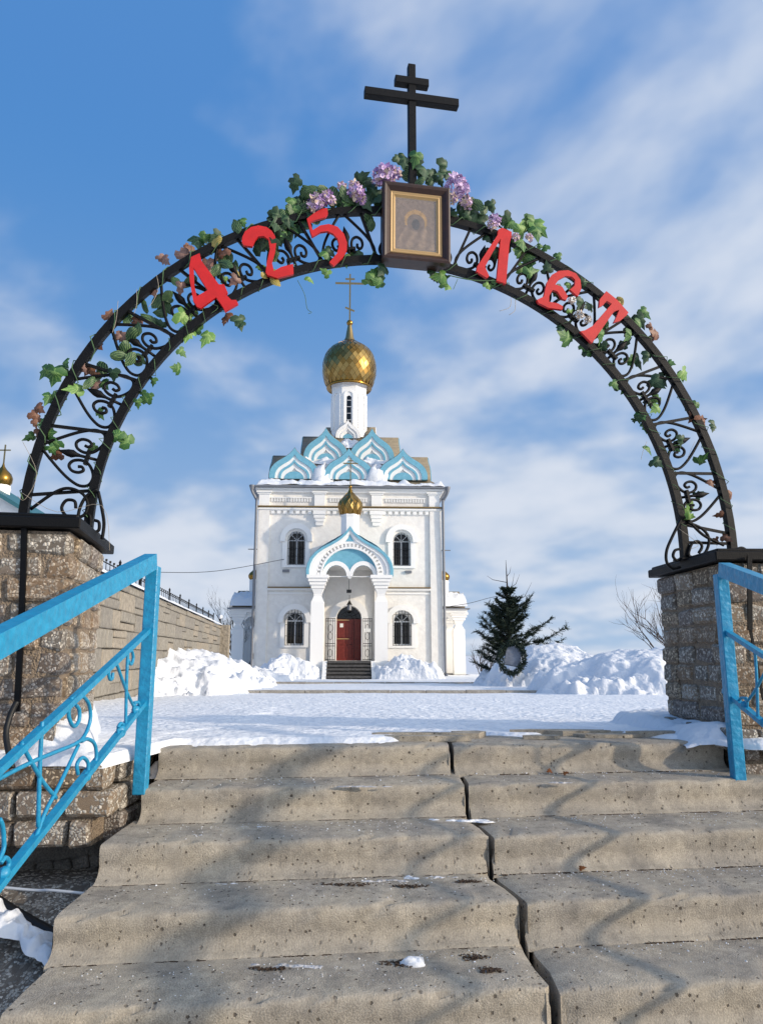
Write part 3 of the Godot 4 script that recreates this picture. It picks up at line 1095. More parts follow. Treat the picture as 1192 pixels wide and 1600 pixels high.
func gate_pillars():
	rng.seed = 404
	pillar("sunlit brick pillar of marble-chip blocks with a black iron bar down its front", Vector3(-1.55, 0, -3.645), GATE_TURN, 1.0, 0.78, 0.9, 1.094, 9, false)
	rng.seed = 405
	pillar("brick pillar of marble-chip blocks on a wider plinth, its inner face in shade", Vector3(2.0, 0, -4.33), deg_to_rad(2.0), -1.0, 0.78, 0.93, 1.02, 8, true)
	# retaining walls under the pillars
	rng.seed = 406
	var w1 := thing("retaining_wall", "low broken brick wall carrying snow under the black-capped pillar by the dark recess", "wall", "", Vector3(-1.21, 0, -3.5))
	for k in 3:
		run_of_bricks(w1, Vector3(-3.4, 0, 0), Vector3.RIGHT, 3.4 - [0.04, 0.0, 0.1][k], [-0.115, -0.245, -0.375][k], 0.128, 0.17, Vector3(0, 0, -1), [1.0, 0.55, 0.8][k])
	var back := MB.new()
	back.span(Vector3(-3.4, -0.36, -0.9), Vector3(-0.1, -0.01, -0.05))
	part(w1, "mortar_core", back.done(), M.mortar)
	for k in 3:
		run_of_bricks(w1, Vector3(-0.02, 0, -0.9), Vector3.BACK, 0.71, [-0.115, -0.245, -0.375][k], 0.128, 0.13, Vector3(-1, 0, 0), [0.8, 0.5, 1.0][k])
	var foot := MB.new()
	foot.span(Vector3(-3.4, -1.2, -0.9), Vector3(0.02, -0.37, -0.3))
	part(w1, "foundation", foot.done(), M.old_concrete)
	var blocks := MB.new()
	for r in 4:
		for q in 7:
			blocks.cbox(Vector3(-0.06 - q * 0.085 - (0.04 if r % 2 else 0.0), -0.47 - r * 0.062 - q * 0.012, -0.292), Vector3(0.078, 0.055, 0.03), 0.006, Basis(Vector3.BACK, 0.25), 0.003, rng)
	part(w1, "rubble_facing", blocks.done(), M.old_concrete)
	rng.seed = 407
	var w2 := thing("retaining_wall", "low brick wall at the foot of the shaded pillar behind the leaning blue post", "wall", "", Vector3(1.99, 0, -4.24))
	for k in 2:
		run_of_bricks(w2, Vector3(0, 0, 0), Vector3.RIGHT, 3.2, [-0.105, -0.23][k], 0.12, 0.17, Vector3(0, 0, -1), [0.5, 0.9][k])
	for k in 7:
		run_of_bricks(w2, Vector3(0.46, 0, 0), Vector3.RIGHT, 2.74, -0.355 - 0.122 * k, 0.12, 0.17, Vector3(0, 0, -1), [0.5, 0.9][k % 2])
	var back2 := MB.new()
	back2.span(Vector3(0.0, -1.2, -0.7), Vector3(3.2, -0.01, -0.04))
	part(w2, "mortar_core", back2.done(), M.mortar)
	# snow lying on the ledges
	ledge_snow("snow lying on the brick ledge against the pillar by the blue handrail", -4.6, -1.28, func(x: float):
		return -3.49 + 0.06 * gf.get_noise_1d(x * 2.2), -5.2, 0.03, 0.15, 301, 0.62)
	ledge_snow("snow lying round the plinth of the shaded brick pillar", 1.72, 4.8, func(x: float):
		return -4.21 - 0.03 * gf.get_noise_1d(x * 4.0) - 0.12 * smoothstep(1.95, 1.8, x), -5.8, 0.02, 0.075, 302)
	# sloping slab beside the stairs, with snow, hose and cable
	var slab := MB.new()
	slab.quad(Vector3(-4.6, -0.52, -3.55), Vector3(-4.6, -1.05, -1.3), Vector3(-1.16, -1.05, -1.3), Vector3(-1.16, -0.52, -3.55))
	slab.quad(Vector3(-4.6, -0.52, -3.9), Vector3(-4.6, -0.52, -3.55), Vector3(-1.16, -0.52, -3.55), Vector3(-1.16, -0.52, -3.9))
	setting("stair_verge", slab.done(), M.brick1)
	var strip := field(40, 16, func(u: float, v: float):
		var t: float = u
		var a := on_z(-90, 1365, -3.4)
		var b := on_z(88, 1496, -3.0)
		var side := (v - 0.5) * 0.13 * (1.0 + 0.9 * gf.get_noise_1d(t * 2.0 + 3.0))
		var p := a.lerp(b, t)
		var y := 0.05 * sqrt(maxf(0.0, 1.0 - pow(absf(v - 0.5) * 2.0, 2.0))) * (0.8 + 0.7 * gf.get_noise_2d(t * 5.0, v * 0.4))
		return p + Vector3(0.0, y - 0.01, -side * 1.2 + 0.05 * gf.get_noise_1d(t * 2.4 + 5.0)))
	var sp := part(self, "snow_strip", strip, M.snow)
	tag(sp, "narrow strip of snow on the chipped slab beside the stairs", "snow")
	var hose := part(self, "rubber_hose", MB.new().smooth().tube(curve([on_z(-140, 1330, -3.5), on_z(-40, 1385, -3.4), on_z(20, 1425, -3.3), on_z(85, 1462, -3.2), on_z(140, 1490, -3.15)]), 0.026, 10).done(), M.hose)
	tag(hose, "thick black rubber hose running under the stairs from the recess", "hose")
	var cord := part(self, "white_cable", MB.new().smooth().tube(curve([Vector3(-2.4, -0.40, -3.36), on_z(20, 1388, -3.34), on_z(80, 1391, -3.3), on_z(132, 1396, -3.28), Vector3(-1.1, -0.50, -3.3)]), 0.006, 6).done(), M.cable)
	tag(cord, "thin white cable stretched across the dark recess beside the stairs", "cable")
	# iron stays that come down the pillars
	var s1 := MB.new().bar([on_z(39, 812, -3.60), on_z(37, 900, -3.60), on_z(33, 1000, -3.595), on_z(27, 1112, -3.575)], Vector3.BACK, 0.028, 0.012).done()
	var st1 := part(self, "iron_stay", s1, M.iron)
	tag(st1, "straight black iron bar running down the front of the sunlit pillar", "iron bar")
	var h2 := part(self, "drain_hose", MB.new().smooth().tube(curve([on_z(27, 1096, -3.55), on_z(16, 1120, -3.53), on_z(10, 1148, -3.5), on_z(15, 1180, -3.46), on_z(20, 1200, -3.45)]), 0.014, 8).done(), M.hose)
	tag(h2, "bent black hose sticking out of the snow under the iron bar", "hose")
	var s2 := MB.new().bar([on_z(1170, 868, -4.27), on_z(1171, 985, -4.275)], Vector3.BACK, 0.026, 0.012).bar([on_z(1172, 985, -4.28), on_z(1181, 1035, -4.27), on_z(1192, 1094, -4.25)], Vector3.BACK, 0.014, 0.01).done()
	var st2 := part(self, "iron_stay", s2, M.iron)
	st2.name = numbered("iron_stay")
	tag(st2, "black iron bar behind the blue post on the shaded pillar, bent near its foot", "iron bar")

func ledge_snow(label: String, x0: float, x_end: float, edge: Callable, zback: float, h0: float, h1: float, seed_: int, taper := 0.0):
	var q := FastNoiseLite.new()
	q.seed = seed_
	q.frequency = 1.6
	q.fractal_octaves = 4
	var m := field(90, 40, func(u: float, v: float):
		var x1 := x_end - taper * pow(v, 1.5)
		var x := lerpf(x0, x1, u)
		var e: float = edge.call(x)
		var z := lerpf(e, zback, pow(v, 1.5))
		var d := e - z
		var ends := smoothstep(0.0, 0.10, (x - x0)) * smoothstep(0.0, 0.06, x1 - x)
		var y := h0 * smoothstep(-0.01, 0.05, d) + h1 * smoothstep(0.02, 0.28, d) * (0.75 + 0.7 * q.get_noise_2d(x, z))
		y += 0.012 * q.get_noise_2d(x * 5.0, z * 5.0)
		return Vector3(x, y * ends - 0.012 * smoothstep(0.02, 0.0, d) - 0.02 * (1.0 - ends), z))
	var o := part(self, numbered("ledge_snow"), m, M.snow)
	tag(o, label, "snow")


# ---------------------------------------------------------------- the iron arch
const R_OUT := 2.178
const R_IN := 1.832

func arc(r: float, a0: float, a1: float, n: int, off := 0.0) -> Array:
	var out := []
	for i in n + 1:
		out.append(polar(lerpf(a0, a1, float(i) / n), r, off))
	return out

func panel_point(mid: float, half: float, a: float, b: float) -> Vector3:
	return polar(mid + a * half, lerpf(R_IN + 0.02, R_OUT - 0.02, b))

const SCROLL := [[0.06, 1.02], [0.3, 0.82], [0.6, 0.57], [0.8, 0.38], [0.92, 0.2], [0.86, 0.05], [0.62, 0.0], [0.4, 0.04], [0.2, 0.14], [0.13, 0.28], [0.2, 0.42], [0.36, 0.47], [0.5, 0.4], [0.52, 0.28], [0.43, 0.2], [0.33, 0.24], [0.345, 0.31]]

func iron_arch():
	var root := thing("iron_arch", "black wrought-iron garden arch of scrolls and spears standing on two brick pillars", "arch")
	# the two curved beams, with straight legs down to the caps
	var foot_l := [1.165 - GATE.y, 1.16]
	for r in [R_OUT, R_IN]:
		var pts := [gate_at(r, -0.10)]
		pts.append_array(arc(r, 0, 180, 72))
		pts.append(gate_at(-r, -0.03))
		part(root, "curved_beam", MB.new().bar(pts, gate_front, 0.047, 0.047).done(), M.iron)
	var joints := []
	for k in 8:
		joints.append([4.7 + 10.8 * k, 1])
	for k in 8:
		joints.append([172.9 - 11.0 * k, -1])
	for j in joints:
		# the strut leans a little towards the crown
		part(root, "strut", MB.new().bar([polar(j[0], R_IN), polar(j[0] + 2.2 * j[1] * -1.0, R_OUT)], gate_front, 0.017, 0.017).done(), M.iron)
	for k in 15:
		var a0: float
		var a1: float
		if k < 7:
			a0 = 4.7 + 10.8 * k
			a1 = a0 + 10.8
		elif k < 14:
			a0 = 172.9 - 11.0 * (k - 6)
			a1 = a0 + 11.0
		else:
			a0 = 80.3
			a1 = 95.9
		var mid := (a0 + a1) / 2
		var half := (a1 - a0) / 2
		for s in [-1.0, 1.0]:
			var pts := []
			for p in SCROLL:
				pts.append(panel_point(mid, half, p[0] * s, p[1]))
			part(root, "scroll", MB.new().smooth().tube(curve(pts, 4), 0.0094, 6).done(), M.iron)
		var sp := []
		for b in [0.0, 0.33, 0.40, 0.47, 0.56, 0.66, 0.74]:
			sp.append(panel_point(mid, half, 0.0, b))
		part(root, "spear", MB.new().smooth().tube(sp, [0.009, 0.009, 0.014, 0.024, 0.021, 0.01, 0.001], 8).done(), M.iron)
		part(root, "collar", MB.new().bar([panel_point(mid, half, -0.24, 0.2), panel_point(mid, half, 0.24, 0.2)], gate_front, 0.018, 0.034).done(), M.iron)
	# scrolls that brace the feet
	var braces := [
		[[1063, 812], [1050, 838], [1041, 860], [1041, 878], [1050, 888], [1062, 886]],
		[[1062, 858], [1054, 860], [1051, 869], [1057, 876], [1063, 872]],
		[[1073, 816], [1096, 826], [1107, 842], [1102, 862], [1088, 872], [1074, 868]],
		[[1074, 868], [1080, 850], [1090, 846], [1096, 854], [1091, 864]],
		[[1074, 812], [1098, 836], [1130, 852]],
		[[154, 768], [160, 796], [163, 819], [160, 843]],
		[[148, 813], [155, 816], [155, 828], [148, 832]],
		[[152, 764], [135, 776], [125, 795], [123, 815], [130, 826]],
		[[134, 803], [141, 806], [141, 822], [132, 830]],
		[[48, 796], [85, 770], [108, 763], [130, 772], [138, 790], [130, 806], [108, 808], [97, 795], [104, 782], [117, 783], [119, 794]],
		[[1150, 878], [1148, 862], [1157, 856], [1166, 862], [1168, 880]],
	]
	for b in braces:
		var pts := []
		for p in b:
			pts.append(on_gate(p[0], p[1], 0.03 if p[0] < 1140 else 0.1))
		part(root, "foot_scroll", MB.new().smooth().tube(curve(pts, 5), 0.0095, 6).done(), M.iron)
	for s in [-1.0, 1.0]:
		part(root, "foot_rail", MB.new().bar([gate_at(s * R_IN, 0.03), gate_at(s * R_OUT, 0.03)], gate_front, 0.017, 0.017).done(), M.iron)
		for r in [R_IN, R_OUT]:
			part(root, "foot_plate", MB.new().cbox(gate_at(s * r, -0.016 if s < 0 else -0.083), Vector3(0.11, 0.012, 0.11), 0.002, Basis(Vector3.UP, GATE_TURN)).done(), M.iron)

func plate(px: Array, o: Vector2, scale: float, off: float, thick: float, hole := []) -> ArrayMesh:
	# a flat board in front of the arch, its outline given in photo pixels
	var poly := PackedVector2Array()
	for p in px:
		var w := on_gate(o.x + p[0] / scale, o.y + p[1] / scale, off) - GATE
		poly.append(Vector2(w.dot(gate_along), w.y))
	var mb := MB.new()
	mb.xf = Transform3D(Basis(gate_along, Vector3.UP, gate_front), GATE)
	if hole.is_empty():
		mb.prism(poly, off - thick, off)
		return mb.done()
	var hp := PackedVector2Array()
	for p in hole:
		var w := on_gate(o.x + p[0] / scale, o.y + p[1] / scale, off) - GATE
		hp.append(Vector2(w.dot(gate_along), w.y))
	# open the ring with a hair-wide cut from the hole's first corner to the outline's first
	if Geometry2D.is_polygon_clockwise(poly):
		poly.reverse()
	if not Geometry2D.is_polygon_clockwise(hp):
		hp.reverse()
	var best := [0, 0, 1e9]
	for i in poly.size():
		for j in hp.size():
			if poly[i].distance_to(hp[j]) < best[2]:
				best = [i, j, poly[i].distance_to(hp[j])]
	var ring := PackedVector2Array()
	for i in poly.size():
		ring.append(poly[(best[0] + i) % poly.size()])
	var along := (poly[best[0]] - hp[best[1]]).normalized().orthogonal() * 0.0004
	ring.append(poly[best[0]] + along)
	for j in hp.size():
		ring.append(hp[(best[1] + j) % hp.size()] + (along if j == 0 else Vector2.ZERO))
	ring.append(hp[best[1]])
	mb.prism(ring, off - thick, off)
	return mb.done()

func letters():
	var a := Vector2(230, 320)
	var f4 := [[328, 388], [392, 360], [408, 420], [535, 592], [575, 592], [602, 655], [588, 668], [628, 708], [665, 708], [680, 738], [582, 795], [568, 765], [515, 688], [400, 770], [372, 760], [345, 715], [318, 560], [314, 470]]
	var h4 := [[348, 470], [452, 635], [372, 680], [352, 600]]
	var f2 := [[706, 275], [710, 238], [730, 197], [775, 165], [830, 153], [890, 165], [930, 195], [955, 235], [962, 285], [955, 345], [930, 430], [945, 492], [1000, 462], [1088, 440], [1092, 515], [970, 545], [895, 522], [884, 500], [892, 430], [915, 330], [905, 258], [870, 232], [828, 235], [805, 262], [785, 310], [720, 302]]
	var f5 := [[355, 605], [420, 555], [490, 515], [545, 505], [552, 560], [530, 592], [430, 618], [385, 637], [410, 712], [480, 668], [560, 655], [640, 680], [700, 745], [730, 830], [727, 900], [690, 965], [605, 1045], [565, 1010], [635, 930], [655, 850], [640, 790], [600, 745], [545, 720], [480, 730], [405, 775], [385, 720], [368, 650]]
	var fl := [[488, 490], [520, 476], [592, 508], [590, 540], [575, 600], [548, 912], [475, 885], [506, 560], [440, 675], [385, 780], [418, 850], [400, 865], [318, 815], [325, 775], [400, 660], [484, 530]]
	var fe := [[788, 1035], [840, 1010], [865, 900], [905, 840], [960, 810], [1030, 805], [1090, 830], [1125, 880], [1132, 950], [1105, 1008], [1043, 955], [1080, 925], [1085, 880], [1060, 855], [1010, 850], [960, 876], [930, 915], [985, 935], [1027, 1008], [1015, 1037], [985, 1028], [945, 968], [910, 958], [884, 1005], [882, 1050], [950, 1062], [990, 1085], [985, 1112], [880, 1097], [800, 1058]]
	var ft := [[252, 200], [255, 160], [290, 116], [345, 160], [380, 200], [405, 227], [395, 242], [360, 272], [328, 280], [345, 245], [357, 213], [330, 222], [215, 387], [155, 325], [178, 320], [220, 296], [318, 182], [292, 166], [272, 190]]
	var rows := [["numeral", f4, a, 4.768, h4, "red board numeral four fixed to the arch"], ["numeral", f2, a, 4.768, [], "red board numeral two fixed to the arch"], ["numeral", f5, Vector2(420, 240), 5.96, [], "red board numeral five fixed to the arch"], ["letter", fl, Vector2(680, 260), 4.967, [], "red board letter with a pointed top and two legs on the arch"], ["letter", fe, Vector2(680, 260), 4.967, [], "red board letter with a round back and a tongue fixed to the arch"], ["letter", ft, Vector2(860, 420), 3.333, [], "red board letter with a crossbar over one leg fixed low on the arch"]]
	for r in rows:
		var o := part(self, numbered(r[0]), plate(r[1], r[2], r[3], 0.062, 0.022, r[4]), M.red)
		tag(o, r[5], r[0], "red characters on the arch")

func cross_and_picture():
	var root := thing("iron_cross", "black cross with a short and a long bar on top of the arch", "cross", "", gate_at(0.046, 2.18), GATE_TURN)
	part(root, "upright", MB.new().cbox(Vector3(0, 0.56, 0), Vector3(0.052, 1.14, 0.05), 0.004).done(), M.iron)
	part(root, "long_bar", MB.new().cbox(Vector3(0, 0.866, 0.004), Vector3(0.655, 0.062, 0.058), 0.004).done(), M.iron)
	part(root, "short_bar", MB.new().cbox(Vector3(0, 0.992, 0.003), Vector3(0.235, 0.058, 0.056), 0.004).done(), M.iron)
	# the framed picture hung on the crown of the arch
	var c := gate_at(0.046, 2.045, 0.055)
	var fr := thing("framed_picture", "dark wooden box frame with a gilt inner moulding and a brown picture behind glass", "picture frame", "", c, GATE_TURN)
	var hw := 0.222
	var hh := 0.265
	var q := MB.new()
	q.span(Vector3(-hw + 0.01, -hh + 0.01, -0.075), Vector3(hw - 0.01, hh - 0.01, 0.02))
	part(fr, "box", q.done(), M.frame_wood)
	for k in 4:
		# mitred mouldings
		var b := MB.new()
		var len_h: float = hw if k % 2 == 0 else hh
		var other: float = hh if k % 2 == 0 else hw
		b.xf = Transform3D(Basis(Vector3.BACK, PI / 2 * k), Vector3.ZERO)
		var w := 0.052
		var prof := [Vector2(0.0, 0.02), Vector2(0.0, 0.068), Vector2(0.012, 0.075), Vector2(0.026, 0.070), Vector2(0.040, 0.058), Vector2(w, 0.048), Vector2(w, 0.02)]
		for i in prof.size() - 1:
			var p: Vector2 = prof[i]
			var r: Vector2 = prof[i + 1]
			b.quad(Vector3(-(len_h - p.x), other - p.x, p.y), Vector3(-(len_h - r.x), other - r.x, r.y), Vector3(len_h - r.x, other - r.x, r.y), Vector3(len_h - p.x, other - p.x, p.y))
		part(fr, "moulding", b.done(), M.frame_wood)
		var g := MB.new()
		g.xf = b.xf
		var gp := [Vector2(0.050, 0.046), Vector2(0.056, 0.052), Vector2(0.066, 0.046), Vector2(0.074, 0.049), Vector2(0.088, 0.034)]
		for i in gp.size() - 1:
			var p: Vector2 = gp[i]
			var r: Vector2 = gp[i + 1]
			g.quad(Vector3(-(len_h - p.x), other - p.x, p.y), Vector3(-(len_h - r.x), other - r.x, r.y), Vector3(len_h - r.x, other - r.x, r.y), Vector3(len_h - p.x, other - p.x, p.y))
		part(fr, "gilt_moulding", g.done(), M.fillet)
	var pm := mat(Color.WHITE, 0.6, 0.0)
	pm.albedo_texture = picture_print()
	var pic := QuadMesh.new()
	pic.size = Vector2((hw - 0.086) * 2, (hh - 0.086) * 2)
	var po := part(fr, "print", pic, pm)
	po.position.z = 0.033
	var gm := mat(Color(0.9, 0.93, 0.95, 0.05), 0.03)
	gm.transparency = BaseMaterial3D.TRANSPARENCY_ALPHA
	var gl := QuadMesh.new()
	gl.size = pic.size + Vector2(0.01, 0.01)
	var go := part(fr, "glass", gl, gm)
	go.position.z = 0.0375
	fr.rotation.x = deg_to_rad(2.0)

func picture_print() -> ImageTexture:
	# a plain stand-in: a warm brown ground, a gold ring of rays and a simple robed shape
	var W := 192
	var Hh := 256
	var im := Image.create(W, Hh, false, Image.FORMAT_RGB8)
	var n := FastNoiseLite.new()
	n.seed = 12
	n.frequency = 0.035
	n.fractal_octaves = 4
	for y in Hh:
		for x in W:
			var u := float(x) / W - 0.5
			var v := float(y) / Hh
			var k := 1.0 + n.get_noise_2d(x, y) * 0.18
			var c := Color(0.44, 0.37, 0.32)
			var d := Vector2(u * 0.78 * 1.0, (v - 0.42) * 1.0)
			var r := d.length()
			var an := atan2(d.y, d.x)
			if r < 0.215 + 0.012 * sin(an * 26.0) and v < 0.55:
				c = Color(0.60, 0.47, 0.29)
			var robe := v > 0.5 and absf(u) < 0.2 + (v - 0.5) * 0.75 and absf(u) < 0.46
			if robe:
				c = Color(0.52, 0.44, 0.37).lerp(Color(0.44, 0.37, 0.32), 0.5 + 0.5 * sin(u * 22.0 + v * 9.0))
			if Vector2(u * 0.78, v - 0.46).length() < 0.17:
				c = Color(0.40, 0.34, 0.30)
			if Vector2(u * 0.9, (v - 0.49) * 0.8).length() < 0.085:
				c = Color(0.26, 0.24, 0.24)
			if v > 0.965 or v < 0.02 or absf(u) > 0.48:
				c = Color(0.44, 0.38, 0.33)
			im.set_pixel(x, y, Color(c.r * k, c.g * k, c.b * k))
	return ImageTexture.create_from_image(im)


# ---------------------------------------------------------------- leaves and flowers
func leaf_shapes():
	var ivy := [[0.0, 0.0], [0.20, -0.10], [0.46, 0.02], [0.54, 0.26], [0.30, 0.34], [0.36, 0.58], [0.19, 0.64], [0.0, 1.0]]
	var oval := [[0.0, 0.0], [0.16, 0.08], [0.28, 0.28], [0.31, 0.48], [0.25, 0.70], [0.13, 0.88], [0.0, 1.0]]
	for kind in 2:
		var o: Array = [ivy, oval][kind]
		var st := SurfaceTool.new()
		st.begin(Mesh.PRIMITIVE_TRIANGLES)
		st.set_smooth_group(0)
		for s in [-1.0, 1.0]:
			for i in o.size() - 1:
				var a: Array = o[i]
				var b: Array = o[i + 1]
				var mid := Vector2(0, clampf((a[1] + b[1]) / 2, 0.12, 0.9))
				var mid2 := Vector2(0, clampf((b[1] + (o[mini(i + 2, o.size() - 1)][1])) / 2, 0.12, 0.9))
				var tris := [[Vector2(a[0] * s, a[1]), Vector2(b[0] * s, b[1]), mid], [mid, Vector2(b[0] * s, b[1]), mid2]]
				for t in tris:
					var t2: Array = t.duplicate()
					if s < 0:
						t2.reverse()
					for p in t2:
						st.set_uv(Vector2(p.x + 0.5, p.y))
						var bend := 0.20 * sin(p.y * 2.6)
						st.add_vertex(Vector3(p.x, p.y, bend * 0.55 - absf(p.x) * 0.38 + 0.05 * sin(p.x * 9.0 + p.y * 7.0)))
		st.generate_normals()
		shapes[["ivy", "oval"][kind]] = st.commit()

func put_leaf(root: Node3D, px: float, py: float, size_px: float, kind: String, off := 99.0):
	var o_off := rng.randf_range(-0.06, 0.04) if off > 90.0 else off
	var p := on_gate(px, py, o_off)
	var deep := -((p - EYE).z)
	var s := size_px / FOCAL * deep * 1.08
	var o := part(root, "leaf", shapes.oval if kind in ["s", "y"] else shapes.ivy, M.leaf[kind])
	var roll := rng.randf() * TAU
	if rng.randf() < 0.55:
		roll = PI + rng.randf_range(-1.1, 1.1)
	var b := Basis(gate_along, Vector3.UP, gate_front) * Basis(Vector3.UP, rng.randf_range(-0.65, 0.65)) * Basis(Vector3.RIGHT, rng.randf_range(-0.2, 0.85)) * Basis(Vector3.BACK, roll)
	var c := p - b * Vector3(0, 0.45, 0) * s
	o.transform = Transform3D(b * Basis.from_scale(Vector3(rng.randf_range(0.72, 1.08), rng.randf_range(0.9, 1.1), rng.randf_range(0.7, 1.6)) * s), c)

func vine_along(root: Node3D, a0: float, a1: float, r: float, seed_: int, turns: float, rad := 0.0035):
	var pts := []
	var n := int(absf(a1 - a0) / 1.4)
	var q := FastNoiseLite.new()
	q.seed = seed_
	q.frequency = 0.06
	for i in n + 1:
		var t := float(i) / n
		var ph := t * turns * TAU
		var jit := 0.02 * q.get_noise_1d(i * 9.0)
		pts.append(polar(lerpf(a0, a1, t), r + sin(ph) * 0.042 + jit, cos(ph) * 0.042 + 0.01))
	part(root, "vine", MB.new().smooth().tube(pts, rad, 5).done(), M.vine)

func hanging(root: Node3D, pts: Array, m: Material, r := 0.0018):
	var w := []
	for p in pts:
		w.append(on_gate(p[0], p[1], 0.05))
	part(root, "string", MB.new().smooth().tube(curve(w, 4), r, 4).done(), m)

func bloom(root: Node3D, px: float, py: float, r_px: float, mats: Array, n := 46):
	# a ball of petals
	var c := on_gate(px, py, 0.045)
	var r := r_px * 0.98 / FOCAL * -(c - EYE).z
	var bl := MeshInstance3D.new()
	for layer in mats.size():
		var mb := MB.new()
		for k in n / mats.size():
			var d := Vector3(rng.randfn(), rng.randfn(), rng.randfn()).normalized()
			if d.dot(gate_front) < -0.3:
				d = -d
			var side := d.cross(Vector3(rng.randfn(), rng.randfn(), rng.randfn())).normalized()
			var up := d.cross(side)
			var w := r * rng.randf_range(0.28, 0.48)
			var at := c + d * r * rng.randf_range(0.55, 1.0)
			var tilt := (d * rng.randf_range(0.2, 0.9) + up).normalized()
			mb.tri(at - side * w * 0.5, at + tilt * w * 0.8 - side * w * 0.55, at + side * w * 0.5)
			mb.tri(at + side * w * 0.5, at + tilt * w * 0.8 - side * w * 0.55, at + tilt * w * 0.9 + side * w * 0.5)
			mb.tri(at + tilt * w * 0.8 - side * w * 0.55, at + tilt * w * 1.35 + d * w * 0.2, at + tilt * w * 0.9 + side * w * 0.5)
		part(root, "petals", mb.done(), mats[layer]).set_meta("kind", "stuff")

